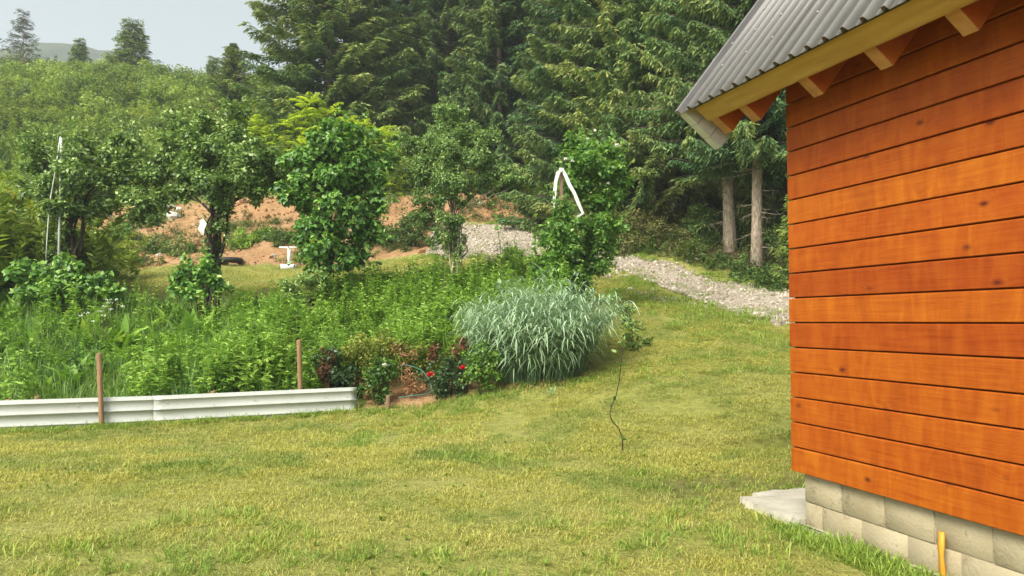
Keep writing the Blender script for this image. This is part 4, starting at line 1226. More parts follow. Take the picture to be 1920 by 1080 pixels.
# rose bed
YR = 13.1
shrub("rose_bush", "rose bush with dull reddish leaves just behind the white edging's end", "rose bush", 618, 13.2, [(610, 680, 28, 0), (635, 700, 26, 0), (600, 710, 24, .1), (640, 720, 22, .1)], .06, .038, 'leaf_rose', "rose bed", 130, False, .012, 8, 'stem', seed=31)
shrub("red_shoots", "reddish young shoots tipping the bush behind the edging", "plant", 620, 13.0, [(615, 665, 12, 0), (618, 690, 14, 0), (605, 700, 9, 0)], .05, .03, 'leaf_red', "rose bed", 90, False, .008, 5, 'leaf_red', seed=32)
shrub("yellow_shrub", "yellowish green bush at the left of the rose bed", "shrub", 690, 13.5, [(680, 650, 28, 0), (715, 645, 24, 0), (660, 670, 22, 0), (700, 680, 24, -.1), (730, 660, 16, .1)], .055, .032, 'leaf_yellow', "rose bed", 130, False, .01, 9, 'stem', seed=33)
tw_, bw_, _, _ = shrub("rose_bush", "dark leaved rose bush with one cream bloom, next to the edging end", "rose bush", 712, 12.95, [(715, 690, 22, 0), (700, 715, 22, 0), (730, 705, 18, .1), (715, 735, 16, 0)], .06, .04, 'leaf_rose_fresh', "rose bed", 130, False, .012, 8, 'stem', seed=34, tint=(.3, .2))
blossom(at(721, 686, 12.65), .05, 'white_petal', tw_, bw_, 5, 12, "bloom")
tr_, br_, _, _ = shrub("rose_bush", "dark rose bush with two red blooms in the middle of the bed", "rose bush", 838, 13.15, [(820, 705, 26, 0), (850, 690, 24, 0), (840, 725, 26, -.1), (865, 715, 20, 0), (875, 675, 14, .1)], .06, .04, 'leaf_rose', "rose bed", 140, False, .012, 9, 'stem', seed=35, tint=(.5, .22))
blossom(at(807, 705, 12.78), .072, 'red_petal', tr_, br_, 7, 16, "bloom")
blossom(at(867, 691, 12.8), .060, 'red_petal', tr_, br_, 8, 14, "bloom")
shrub("red_shoots", "rusty red shoots rising left of the striped grass", "plant", 868, 13.25, [(866, 640, 8, 0), (858, 660, 12, 0), (872, 650, 8, 0), (812, 655, 11, .1), (815, 672, 9, .1)], .05, .028, 'leaf_red', "rose bed", 100, False, .008, 5, 'leaf_red', seed=36)
shrub("rose_bush", "fresh light green bush tucked against the striped grass", "rose bush", 905, 12.85, [(900, 665, 22, 0), (920, 675, 20, 0), (895, 700, 24, 0), (920, 705, 18, -.1)], .06, .042, 'leaf_rose_fresh', "rose bed", 150, False, .01, 8, 'stem', seed=37, tint=(.58, .2))
shrub("dry_weeds", "dry brown weeds on bare soil between the rose bushes", "plant", 770, 13.2, [(760, 700, 18, 0), (785, 715, 18, 0), (765, 725, 16, -.1), (775, 660, 14, .3), (745, 655, 14, .3), (665, 710, 14, .1), (690, 735, 12, 0)], .05, .02, 'leaf_dry', "rose bed", 130, False, .006, 8, 'leaf_dry', seed=38)
shrub("low_greenery", "pale green low plants behind the bare soil of the rose bed", "plant", 775, 13.7, [(750, 650, 18, 0), (785, 655, 20, 0), (810, 690, 14, 0), (790, 680, 14, 0)], .05, .03, 'leaf_yellow', "rose bed", 90, False, .006, 8, 'stem', seed=39, tint=(.3, .2))
X = px_x(727, 12.75)
sk = thing("short_stake", "short brown forked stake beside the cream rose", "stake", (X, 12.75, gz(X, 12.75)))
lath("stake", 0, 0, -.2, .24, .02, .035, 'old_wood', sk)
lath("side_prong", .03, .02, -.1, .12, -.06, .02, 'old_wood', sk)
hm = MB()
hp = [at(a, b, c) for a, b, c in [(752, 684, 13.2), (768, 685, 13.1), (782, 690, 13.0), (795, 697, 12.9), (806, 715, 12.8), (812, 733, 12.65), (800, 739, 12.55), (780, 741, 12.5), (760, 743, 12.5), (747, 746, 12.5)]]
hp = np.array(hp)
for q in hp: q[2] = max(q[2], gz(q[0], q[1]) + .025)
# smooth the hose
tt_ = np.linspace(0, len(hp) - 1, 40)
hp2 = np.stack([np.interp(tt_, np.arange(len(hp)), hp[:, k]) for k in range(3)], 1)
for _ in range(3): hp2[1:-1] = (hp2[:-2] + hp2[1:-1] * 2 + hp2[2:]) / 4
hm.tube(hp2, .008, 6)
obj("garden_hose", hm.mesh("garden_hose", M['hose'], True), label="teal garden hose looping along the lawn edge of the rose bed", category="hose")

# striped ornamental grass
def ribbon_grass():
    r = np.random.default_rng(8)
    X, Y = px_x(1012, 13.45), 13.45
    b = np.array([X, Y, gz(X, Y) - .02])
    t = thing("ornamental_grass", "big fountain of pale striped ornamental grass at the lawn edge", "plant", tuple(b))
    n = 760
    a = r.uniform(0, 2 * PI, n); q = np.sqrt(r.random(n))
    px_ = np.cos(a) * q * .80; py_ = np.sin(a) * q * .58
    gzv = ground_z(px_ + X, py_ + Y) - b[2]
    base = np.stack([px_, py_, gzv], 1)
    lean = np.stack([np.cos(a) * q * .40, np.sin(a) * q * .42, np.ones(n)], 1) + np.column_stack([np.clip(r.normal(0, .1, (n, 2)), -.18, .18), np.zeros(n)])
    nl = np.linalg.norm(lean[:, :2], axis=1); lean[:, :2] *= np.minimum(1, .42 / np.maximum(nl, 1e-6))[:, None]
    H = r.uniform(1.25, 1.86, n) * (1.05 - .18 * q)
    cm = MB()
    s = np.linspace(0, 1, 5)
    Vs, Qs, tts, off = [], [], [], 0
    for i in range(n):
        d = unit(lean[i])
        pts = base[i] + d * (H[i] * s)[:, None]
        out_ = np.array([lean[i][0], lean[i][1], 0])
        pts = pts + out_ * (.28 * H[i] * s ** 2.5)[:, None]; pts[:, 2] -= .26 * H[i] * q[i] * s ** 2.5
        cm.tube(pts, np.linspace(.006, .003, 5), 3, tint=.25, cap=False)
        k = 7
        u = np.linspace(.30, 1.0, k) + r.uniform(-.04, .04, k); u = np.clip(u, 0, 1)
        P = np.stack([np.interp(u, s, pts[:, j]) for j in range(3)], 1)
        aa = r.uniform(0, 2 * PI) + np.arange(k) * PI + r.normal(0, .5, k)
        D = np.stack([np.cos(aa), np.sin(aa), r.uniform(.5, 1.5, k)], 1) + out_ * .8
        V, Q, tt = ribbons(P, D, r.uniform(.30, .52, k), r.uniform(.015, .026, k), r.uniform(.4, 1.1, k), 4, np.clip(r.normal(.58, .15, k) * (.6 + .45 * u), 0, 1))
        Vs.append(V); Qs.append(Q + off); tts.append(tt); off += len(V)
    nd_ = 170; ad = r.uniform(0, 2 * PI, nd_); qd = np.sqrt(r.uniform(.5, 1.15, nd_))
    Pd = np.stack([np.cos(ad) * qd * .85, np.sin(ad) * qd * .62, np.zeros(nd_)], 1); Pd[:, 2] = ground_z(Pd[:, 0] + X, Pd[:, 1] + Y) - b[2] + .02
    Vd, Qd, td_ = ribbons(Pd, np.stack([np.cos(ad), np.sin(ad), r.uniform(.1, .9, nd_)], 1), r.uniform(.15, .4, nd_), .013, r.uniform(.3, .8, nd_), 3, r.uniform(.2, 1, nd_))
    obj("dry_blade", mesh_np("dry_blade", Vd, Qd, td_, M['leaf_dry']), t, kind='stuff')
    obj("stem", cm.mesh("stem", M['ribbon']), t)
    obj("blade", mesh_np("blade", np.vstack(Vs), np.vstack(Qs), np.concatenate(tts), M['ribbon']), t, kind='stuff')
ribbon_grass()
# a stray tuft on the lawn in front of it
X, Y = px_x(1035, 12.3), 12.3
rr = np.random.default_rng(2)
V, Q, tt = ribbons(np.zeros((16, 3)) + rr.normal(0, .03, (16, 3)) * [1, 1, 0], rr.normal(0, .5, (16, 3)) * [1, 1, 0] + [0, 0, 1], rr.uniform(.2, .36, 16), .016, .5, 4, rr.uniform(.4, .8, 16))
obj("grass_tuft", mesh_np("grass_tuft", V, Q, tt, M['ribbon']), None, (X, Y, gz(X, Y)), label="single stray tuft of striped grass on the lawn", category="grass tuft")

# crooked dead-looking sapling on the lawn
def sapling():
    Y = 9.3
    X = px_x(1168, Y); b = np.array([X, Y, gz(X, Y)])
    t = thing("sapling", "thin crooked dark sapling standing alone on the lawn", "sapling", tuple(b))
    pts = np.array([at(a, c, Y) - b for a, c in [(1168, 835), (1167, 822), (1160, 803), (1148, 790), (1144, 778), (1146, 762), (1155, 742), (1161, 715), (1164, 688), (1167, 660), (1166, 640)]])
    pts[0][2] = -.1
    obj("stem", MB().tube(pts, np.linspace(.009, .004, 11) * np.array([1, 1.1, .9, 1.2, .9, 1.15, .9, 1.1, .9, 1.2, .8]), 6).mesh("stem", M['bark_dark'], True), t)
    tws = MB()
    for i, d in ((5, (-.09, .02, .06)), (7, (.06, 0, .09)), (9, (.06, -.02, .08)), (4, (-.07, 0, .01))):
        tws.tube([pts[i], pts[i] + np.array(d)], [.005, .002], 3, cap=False)
    obj("twig", tws.mesh("twig", M['bark_dark']), t)
    r = np.random.default_rng(1); n = 16
    P = pts[np.array([10, 9, 8, 10, 9, 10, 6, 5, 9, 10, 8, 3, 1, 1, 0, 0])] + r.normal(0, .03, (n, 3))
    V, Q, T, tt = leaf_big(P, rdir(n, r) + [0, 0, .3], rdir(n, r) + [0, -.3, .6], .09, .04, .12, r.uniform(.2, .8, n))
    obj("foliage", mesh_np("foliage", V, [Q, T], tt, M['leaf_mid']), t)
sapling()

# ------------------------------------------------------------------ things around the earth bank
def on_ground(px, Y, dz=0.0):
    X = px_x(px, Y); return np.array([X, Y, gz(X, Y) + dz])
# white T-shaped stand pipe on a square foot
p = on_ground(541, 26.2)
wt = thing("white_stand", "white T-shaped metal stand on a flat foot at the lawn edge", "stand", tuple(p))
obj("foot", MB().box((-.24, -.18, -.05), (.24, .18, .12)).mesh("foot", M['white_metal']), wt)
obj("pole", MB().tube([(0, 0, .1), (0, 0, .68)], .055, 8).mesh("pole", M['white_metal'], True), wt)
obj("crossbar", MB().tube([(-.34, 0, .70), (.34, 0, .70)], .03, 8).mesh("crossbar", M['white_metal'], True), wt)
# old tyre lying on the ground
p = on_ground(430, 26.6)
ty = thing("tyre", "black tyre lying flat on the bare earth", "tyre", tuple(p))
def torus(R0, r0, n=28, k=10, squash=.75):
    V = [((R0 + r0 * math.cos(b)) * math.cos(a), (R0 + r0 * math.cos(b)) * math.sin(a), r0 * squash * math.sin(b) + r0 * squash) for a in np.arange(n) * 2 * PI / n for b in np.arange(k) * 2 * PI / k]
    Q = [(i * k + j, ((i + 1) % n) * k + j, ((i + 1) % n) * k + (j + 1) % k, i * k + (j + 1) % k) for i in range(n) for j in range(k)]
    return mesh_np("tyre", np.array(V), np.array(Q), None, M['rubber'], True)
obj("tread", torus(.32, .13), ty)
obj("bead", torus(.215, .045), ty).location.z = .07
# pale rocks / sacks on the bank
def rock_mesh(seed, mat, sub=2):
    import bmesh
    r = np.random.default_rng(seed)
    bm = bmesh.new(); bmesh.ops.create_icosphere(bm, subdivisions=sub, radius=1.0)
    pl = unit(r.normal(size=(7, 3))); dd = r.uniform(.55, .9, 7)
    for v in bm.verts:
        c = np.array(v.co)
        for n_, d_ in zip(pl, dd):
            k = c @ n_
            if k > d_: c = c - n_ * (k - d_)
        v.co = c
    me = bpy.data.meshes.new("rock"); bm.to_mesh(me); bm.free(); me.materials.append(M[mat])
    return me
for i, (px, py, Y, s, lab) in enumerate([(326, 405, 31.2, (.34, .3, .26), "largest white boulder on the earth bank between the two left shrubs"), (318, 375, 32.3, (.42, .3, .16), "flat white boulder at the top of the earth bank"),
                                        (335, 385, 32.0, (.2, .2, .14), "small pale stone above the largest white boulder"), (300, 372, 32.6, (.3, .25, .13), "pale boulder left of the flat white boulder"), (205, 385, 32.0, (.22, .2, .16), "pale stone at the bank top behind the far left shrub")]):
    p = at(px, py, Y); o = obj("boulder", rock_mesh(40 + i, 'pale_rock'), None, (p[0], p[1], gz(p[0], p[1]) + s[2] * .3), (0, 0, i * 1.3), label=lab, category="boulder", group="pale boulders on the bank")
    o.scale = s
# shrubs growing on the bank
bank = [(225, 430, 29.5, 30, "grassy bush on the earth bank right of the far left shrub", 'tallgrass'), (290, 458, 28.3, 24, "small bluish green bush low on the earth bank", 'under'), (330, 465, 28.0, 30, "taller bush on the bank left of the twisted trunk", 'under'),
        (455, 445, 28.6, 24, "bush on the earth bank right of the twisted trunk", 'weed'), (490, 438, 29.2, 22, "bush on the bank, second right of the twisted trunk", 'weed'), (522, 440, 28.8, 24, "bush on the bank beside the broad-leaved shrub", 'under'),
        (190, 475, 27.5, 22, "low weeds at the bank foot behind the far left shrub", 'under'), (250, 478, 27.3, 20, "low weed clump at the bank foot below the bluish bush", 'under'), (720, 430, 29, 28, "bush on the bank right of the broad-leaved shrub", 'under'),
        (770, 430, 28.5, 32, "dark bush on the bank left of the tall shrub's stems", 'under'), (790, 400, 30.5, 28, "bush high on the bank behind the tall shrub's stems", 'under'), (960, 470, 25, 16, "small weed growing out of the gravel", 'weed')]
for i, (px, py, Y, rp_, lab, mt) in enumerate(bank):
    shrub("bank_bush", lab, "bush", px, Y, [(px, py, rp_ * .8, 0), (px - rp_ * .6, py + rp_ * .4, rp_ * .6, .1), (px + rp_ * .6, py + rp_ * .35, rp_ * .65, -.1), (px, py + rp_ * .6, rp_ * .6, -.2)], .13, .05, mt, "bushes on the earth bank", 45, False, .014, 6, 'stem', seed=60 + i)

# forest edge undergrowth
fe = [(1190, 430, 25.5, 34, "olive brown bush under the spruces right of the climbing rose", 'brown_under'), (1250, 445, 24.6, 36, "brownish tangled bush left of the pale trunks", 'brown_under'), (1230, 390, 26.5, 40, "high olive tangle in the forest shade", 'brown_under'),
      (1300, 470, 23.6, 30, "bright green bush with white blooms by the gravel", 'under'), (1340, 490, 22.4, 24, "green bush beside the white blooms, before the left pale trunk", 'under'), (1395, 505, 21.2, 24, "dark bush between the two pale trunks", 'under'),
      (1455, 520, 19.9, 28, "dark low bush against the shed corner", 'under'), (1170, 460, 24.8, 20, "low bush at the gravel edge right of the rose", 'brown_under'), (1310, 410, 25.5, 36, "shaded green bush behind the white blooms", 'under'), (1475, 440, 20.6, 26, "shaded bush behind the young spruce at the shed corner", 'under'),
      (1130, 445, 26, 24, "dark bush behind the foot of the climbing rose", 'brown_under'), (1390, 440, 24.0, 30, "dark bush behind the pale trunk pair", 'under')]
for i, (px, py, Y, rp_, lab, mt) in enumerate(fe):
    t, b, _, _ = shrub("forest_bush", lab, "bush", px, Y, [(px, py, rp_, 0), (px - rp_ * .8, py + rp_ * .5, rp_ * .7, .2), (px + rp_ * .8, py + rp_ * .45, rp_ * .7, -.1), (px, py + rp_ * .9, rp_ * .8, -.3)], .085, .045, mt, "bushes at the forest edge", 75, False, .014, 8, 'twig', seed=90 + i)
    if i == 3:
        for j, (a, c) in enumerate([(1318, 482), (1324, 486), (1306, 487), (1290, 491), (1335, 498), (1321, 480), (1312, 480)]):
            blossom(at(a, c, 22.6), .06, 'white_petal', t, b, j)

# overhead cable entering the drooping spruce
ca, cb = at(958, 116, 31.0), at(380, -90, 24.0)
s = np.linspace(0, 1, 24)[:, None]
cp_ = ca * (1 - s) + cb * s; cp_[:, 2] -= .35 * 4 * (s * (1 - s))[:, 0]
obj("cable", MB().tube(cp_, .021, 5).mesh("cable", M['cable'], True), label="black overhead cable crossing in front of the left spruces", category="cable")

# ------------------------------------------------------------------ scattered masses (geometry nodes instances of small tufts)
PROTO = bpy.data.collections
def proto_collection(name, meshes):
    c = bpy.data.collections.new(name)
    for i, me in enumerate(meshes):
        o = bpy.data.objects.new("%s_%02d" % (name, i), me)
        c.objects.link(o)
    return c
def scatter(name, label, cat, pts, scl, coll, nvar, seed, tilt=.12, normal_up=True, kind='stuff', rotfull=False):
    r = np.random.default_rng(seed)
    n = len(pts)
    me = bpy.data.meshes.new(name)
    me.vertices.add(n)
    me.vertices.foreach_set("co", np.asarray(pts, np.float32).ravel())
    a = me.attributes.new("rot", 'FLOAT_VECTOR', 'POINT')
    rot = np.stack([r.normal(0, tilt, n), r.normal(0, tilt, n), r.uniform(0, 2 * PI, n)], 1)
    if rotfull: rot = r.uniform(0, 2 * PI, (n, 3))
    a.data.foreach_set("vector", rot.astype(np.float32).ravel())
    a = me.attributes.new("scl", 'FLOAT', 'POINT'); a.data.foreach_set("value", np.asarray(scl, np.float32))
    a = me.attributes.new("idx", 'INT', 'POINT'); a.data.foreach_set("value", r.integers(0, nvar, n).astype(np.int32))
    o = obj(name, me, None, kind=kind, label=label, category=cat)
    ng = bpy.data.node_groups.new(name + "_scatter", 'GeometryNodeTree')
    ng.interface.new_socket("Geometry", in_out='INPUT', socket_type='NodeSocketGeometry')
    ng.interface.new_socket("Geometry", in_out='OUTPUT', socket_type='NodeSocketGeometry')
    gi = ng.nodes.new("NodeGroupInput"); go = ng.nodes.new("NodeGroupOutput")
    ci = ng.nodes.new("GeometryNodeCollectionInfo")
    ci.inputs['Collection'].default_value = coll
    ci.inputs['Separate Children'].default_value = True
    ci.inputs['Reset Children'].default_value = True
    ip = ng.nodes.new("GeometryNodeInstanceOnPoints")
    ip.inputs['Pick Instance'].default_value = True
    def na(nm, dt):
        q = ng.nodes.new("GeometryNodeInputNamedAttribute"); q.data_type = dt; q.inputs['Name'].default_value = nm
        return q.outputs[0]
    L_ = ng.links.new
    L_(gi.outputs[0], ip.inputs['Points']); L_(ci.outputs[0], ip.inputs['Instance'])
    L_(na("idx", 'INT'), ip.inputs['Instance Index'])
    L_(na("rot", 'FLOAT_VECTOR'), ip.inputs['Rotation'])
    L_(na("scl", 'FLOAT'), ip.inputs['Scale'])
    L_(ip.outputs[0], go.inputs[0])
    md = o.modifiers.new("scatter", 'NODES'); md.node_group = ng
    return o

# --- prototypes
def grass_clump(seed, n, rad, h0, h1, wd, mat, lean=.45, nseg=2, droop=.25, tint=(.5, .25)):
    r = np.random.default_rng(seed)
    a = r.uniform(0, 2 * PI, n); q = np.sqrt(r.random(n)) * rad
    P = np.stack([np.cos(a) * q, np.sin(a) * q, np.full(n, -.01)], 1)
    D = np.column_stack([r.normal(0, lean, (n, 2)), np.ones(n)])
    V, Q, tt = ribbons(P, D, r.uniform(h0, h1, n), wd * r.uniform(.7, 1.3, n), droop * r.uniform(.3, 1.6, n), nseg, np.clip(r.normal(tint[0], tint[1], n), 0, 1))
    return mesh_np("grass_clump", V, Q, tt, M[mat])
def leafy_clump(seed, nst, h, L, W, mat, rad=.18, big=True, per=14, tint=(.5, .2)):
    r = np.random.default_rng(seed)
    m = MB(); Vs, Qs, Ts, tts, off = [], [], [], [], 0
    for i in range(nst):
        a = r.uniform(0, 2 * PI); q = math.sqrt(r.random()) * rad
        b = np.array([math.cos(a) * q, math.sin(a) * q, -.02]); tip = b + np.array([r.normal(0, .12), r.normal(0, .12), h * r.uniform(.6, 1.1)])
        m.tube([b, (b + tip) / 2 + [r.normal(0, .02), r.normal(0, .02), 0], tip], [.006, .005, .003], 3, .3, cap=False)
        u = r.uniform(.15, 1, per)
        P = b + (tip - b) * u[:, None]
        aa = r.uniform(0, 2 * PI, per)
        D = np.stack([np.cos(aa), np.sin(aa), r.uniform(-.1, .7, per)], 1)
        N = np.array([0, 0, 1.]) + r.normal(0, .35, (per, 3))
        l = L * r.uniform(.6, 1.2, per) * (1.15 - .5 * u)
        V, Q, T, tt = leaf_big(P, D, N, l, l * W / L, .12, np.clip(r.normal(tint[0], tint[1], per) + .15 * (u - .5), 0, 1))
        Vs.append(V); Qs.append(Q + off); Ts.append(T + off); tts.append(tt); off += len(V)
    m.V += [np.vstack(Vs)]; m.Q += [np.vstack(Qs) + m.n]; m.T += [np.vstack(Ts) + m.n]; m.tint += [np.concatenate(tts)]; m.n += off
    return m.mesh("leafy_clump", M[mat])
def rosette(seed, n, L, W, mat):
    r = np.random.default_rng(seed)
    a = np.arange(n) * 2.4 + r.normal(0, .2, n)
    el = r.uniform(.5, 1.35, n)
    D = np.stack([np.cos(a) * np.cos(el), np.sin(a) * np.cos(el), np.sin(el)], 1)
    N = np.stack([-np.cos(a) * np.sin(el), -np.sin(a) * np.sin(el), np.cos(el)], 1)
    l = L * r.uniform(.6, 1.1, n)
    V, Q, T, tt = leaf_big(np.zeros((n, 3)), D, N, l, l * W / L, .1, np.clip(r.normal(.55, .2, n), 0, 1))
    return mesh_np("rosette", V, [Q, T], tt, M[mat])
def bushlet(seed, rad, h, n, L, W, mat, tint=(.5, .2)):
    r = np.random.default_rng(seed)
    k = 9
    a = r.uniform(0, 2 * PI, k); q = np.sqrt(r.random(k)) * rad * .8
    C = np.stack([np.cos(a) * q, np.sin(a) * q, r.uniform(.25, .85, k) * h], 1)
    V, F, tt = clump_leaves(C, r.uniform(.25, .5, k) * rad, n // k, L, W, tint, r)
    m = stems_mb((0, 0, 0), C, .012, r, k=3)
    m.add(V, F[0], None, tt)
    return m.mesh("bushlet", M[mat])
def fern(seed, h, n, mat):
    """upright plumes of bracken / willowherb like growth"""
    r = np.random.default_rng(seed)
    Vs, Qs, tts, off = [], [], [], 0
    for i in range(n):
        b = np.append(r.normal(0, .35, 2), 0); d = unit(np.append(r.normal(0, .25, 2), 1.0)); hh_ = h * r.uniform(.6, 1.1)
        k = 84
        u = np.sqrt(r.uniform(.02, 1, k))
        P = b + d * (hh_ * u)[:, None]
        aa = r.uniform(0, 2 * PI, k)
        D = np.stack([np.cos(aa), np.sin(aa), r.uniform(.1, .9, k)], 1)
        l = .215 * (1.1 - .7 * u) * r.uniform(.6, 1.2, k)
        V, Q, tt = leaf_quads(P, D, np.array([[0, 0, 1.]]) + r.normal(0, .4, (k, 3)), l, l * .30, .1, .45, np.clip(r.normal(.35, .15, k) + .35 * u, 0, 1))
        Vs.append(V); Qs.append(Q + off); tts.append(tt); off += len(V)
    return mesh_np("fern", np.vstack(Vs), np.vstack(Qs), np.concatenate(tts), M[mat])

def pts_in(poly, dens, seed, cond=None):
    r = np.random.default_rng(seed)
    poly = np.asarray(poly, float)
    lo, hi = poly.min(0), poly.max(0)
    n = int((hi - lo).prod() * dens)
    x = r.uniform(lo[0], hi[0], n); y = r.uniform(lo[1], hi[1], n)
    k = poly_mask(x, y, poly)
    if cond is not None: k &= cond(x, y)
    x, y = x[k], y[k]
    return np.stack([x, y, ground_z(x, y)], 1)

def in_shed(x, y, pad=0.0):
    dx = x - C0[0]; dy = y - C0[1]
    a = dx * U[0] + dy * U[1]; b = dx * NN[0] + dy * NN[1]
    s_ = (a > -pad) & (a < BL) & (b < -.05 + pad) & (b > -DEP)
    sl = (a > -.66) & (a < .1) & (b < .0) & (b > -1.6)
    sl2 = (a > -.97) & (a <= -.66) & (b < -.2) & (b > -1.4) & (vnoise(x * 5, y * 5) > .35)
    return s_ | sl | sl2
not_path = lambda x, y: ~poly_mask(x, y, PATH_POLY)
# lawn: dense short blades near the camera, coarser tufts farther away
LAWN = [(-9.6, 2.6), (3.6, 2.6), (2.75, 4.2), (2.2, 6), (6.2, 8), (8.5, 13.5), (6.0, 16.9), (4.9, 19), (3.5, 21), (2.4, 23), (1.3, 21), (1.6, 17), (1.6, 14.2), (1.9, 13.6), (1.0, 12.6), (-.7, 12.7), (-2.5, 12.75), (-6, 11.35), (-9.3, 10.0), (-12, 9.0)]
lawn_c = proto_collection("lawn_clump", [grass_clump(200 + i, 46, .13, .025, .062, .0048, 'lawn', .7, 2, .4, (.50, .16)) for i in range(6)])
def lawn_cond(x, y):
    r = np.random.default_rng(1).random(len(x))
    d = np.hypot(x, y)
    keep = (d < 9.5 + 1.5 * (r - .5)) & (r < np.clip(1.5 - d / 13, .5, 1))
    bare = (fbm(x * 1.1 + 3, y * 2.6 + 8, 3) > .68) | poly_mask(x, y + .06 * np.sin(x * 9), [(-3.3, 5.05), (-2.2, 5.1), (-1.9, 5.35), (-2.6, 5.42), (-3.4, 5.3)]) | poly_mask(x, y, [(-3.9, 5.75), (-3.2, 5.8), (-3.3, 6.0), (-4.0, 5.95)])
    bare = bare | ((mud_mask(x, y) > .1))
    return keep & ~in_shed(x, y, .02) & not_path(x, y) & ~(bare & (r > .12))
lp = pts_in(LAWN, 130, 1, lawn_cond)
ls = np.random.default_rng(2).uniform(.7, 1.25, len(lp)) * np.clip(.8 + np.hypot(lp[:, 0], lp[:, 1]) / 25, 1, 1.3) * (.8 + .5 * fbm(lp[:, 0] * .9, lp[:, 1] * .9))
scatter("lawn_grass", "short mown yellowish green lawn grass", "grass", lp, ls, lawn_c, 6, 3)
far_c = proto_collection("far_lawn_clump", [grass_clump(220 + i, 90, .24, .03, .075, .0075, 'lawn', .8, 2, .4, (.50, .15)) for i in range(5)])
def far_cond(x, y):
    r = np.random.default_rng(8).random(len(x)); d = np.hypot(x, y)
    return (d > 8.6 + 1.2 * (r - .5)) & ~in_shed(x, y, .02) & not_path(x, y) & (fbm(x * 1.1 + 3, y * 1.1 + 8, 3) < .72)
fp_ = pts_in(LAWN, 58, 11, far_cond)
scatter("far_lawn_grass", "mown lawn grass farther from the camera, rising towards the gravel path", "grass", fp_, np.random.default_rng(2).uniform(.7, 1.25, len(fp_)), far_c, 5, 13)
# longer greener tufts
tuft_c = proto_collection("lawn_tuft", [grass_clump(230 + i, 40, .11, .07, .17, .006, 'tuft', .5, 3, .5, (.55, .2)) for i in range(4)])
tp_ = pts_in(LAWN, 16, 5, lambda x, y: (fbm(x * .55 + 20, y * .55 + 5, 3) > .60) & ~in_shed(x, y, .02) & not_path(x, y))
# along the foundation, at the foot of the edging and round the bed
ex = []
re_ = np.random.default_rng(9)
for _ in range(260):
    a = re_.uniform(.0, 3.2); q = C0 + U * a + NN * (re_.uniform(.0, .22)); ex.append((q[0], q[1]))
for _ in range(260):
    a = re_.uniform(0, ELEN); q = EA + ed * a + en * re_.uniform(.05, .22 if a < 4.6 else .12); ex.append((q[0], q[1]))
for _ in range(150):
    q = re_.uniform(0, 1); ex.append((px_x(690 + q * 480, 12.5) , 12.45 + .35 * re_.random() + .3 * q))
ex = np.array(ex); exp_ = np.column_stack([ex, ground_z(ex[:, 0], ex[:, 1])])
tp_ = np.vstack([tp_, exp_])
scatter("long_grass", "longer green grass tufts in the lawn and along its edges", "grass", tp_, np.random.default_rng(4).uniform(.55, 1.35, len(tp_)), tuft_c, 4, 6)
# upper lawn terrace
UL = [(-19, 19.8), (-3.5, 19.8), (.4, 20.5), (1.2, 22), (-.6, 25.2), (-2.8, 26.8), (-6, 26.8), (-9, 26.6), (-19, 26.6)]
ul = pts_in(UL, 22, 6)
scatter("terrace_lawn", "smooth lawn strip in front of the earth bank", "grass", ul, np.random.default_rng(5).uniform(1.5, 2.4, len(ul)), lawn_c, 6, 8)
# vegetable bed
BED = [(-14.5, 8.7), (-9.3, 10.6), (-6, 11.95), (-2.75, 13.25), (-2.3, 13.8), (-.9, 14.2), (-.6, 14.6), (.6, 14.8), (1.3, 15.6), (1.4, 18.6), (.4, 20.6), (-2.2, 20.6), (-4.0, 19.6), (-5.5, 19.0), (-9, 19.3), (-15, 20), (-20, 19)]
def bed_h(p):
    return np.clip(1.0 - np.clip((p[:, 1] - 17.0 - 2.4 * (p[:, 0] > -4.3)) / 2.2, 0, 1) * .65, .3, 1)
def bedscale(p, a, b, seed): return np.random.default_rng(seed).uniform(a, b, len(p)) * bed_h(p) * (.5 + 1.0 * fbm(p[:, 0] * .6 + 9, p[:, 1] * .9 + 1, 3))
right = lambda x, y: np.clip((x + 6.2 + (y - 14) * .15) / 2.2, 0, 1)
bg_ = pts_in(BED, 22, 20, lambda x, y: np.random.default_rng(1).random(len(x)) < (1.25 - .85 * right(x, y)) * (.45 + fbm(x * .8, y * .8)))
scatter("tall_grass", "tall rank grass covering the left of the bed", "grass", bg_, bedscale(bg_, .7, 1.2, 21),
        proto_collection("tall_grass_clump", [grass_clump(240 + i, 46, .16, .35, .85, .011, 'tallgrass', .42, 4, .55, (.55, .24)) for i in range(5)]), 5, 22)
bl = pts_in(BED, 24, 23, lambda x, y: np.random.default_rng(2).random(len(x)) < (.10 + .9 * right(x, y)))
scatter("leafy_weeds", "dense leafy green weeds and potato-like plants filling the bed", "weeds", bl, bedscale(bl, .6, 1.15, 24),
        proto_collection("leafy_weed_clump", [leafy_clump(250 + i, 8, .8, .135, .07, 'weed', .22, True, 22) for i in range(3)] + [leafy_clump(255 + i, 5, 1.0, .15, .045, 'weed_light', .18, True, 30) for i in range(2)]), 5, 25)
bd = pts_in(BED, 9, 26, lambda x, y: (fbm(x * .7 + 11, y * .7 + 2) > .46) & (y < 17.5))
scatter("dock_weeds", "light green upright dock-like rosettes behind the edging", "weeds", bd, bedscale(bd, .6, 1.15, 27),
        proto_collection("dock_rosette", [rosette(260 + i, 15, .58, .15, 'weed_light') for i in range(4)]), 4, 28)
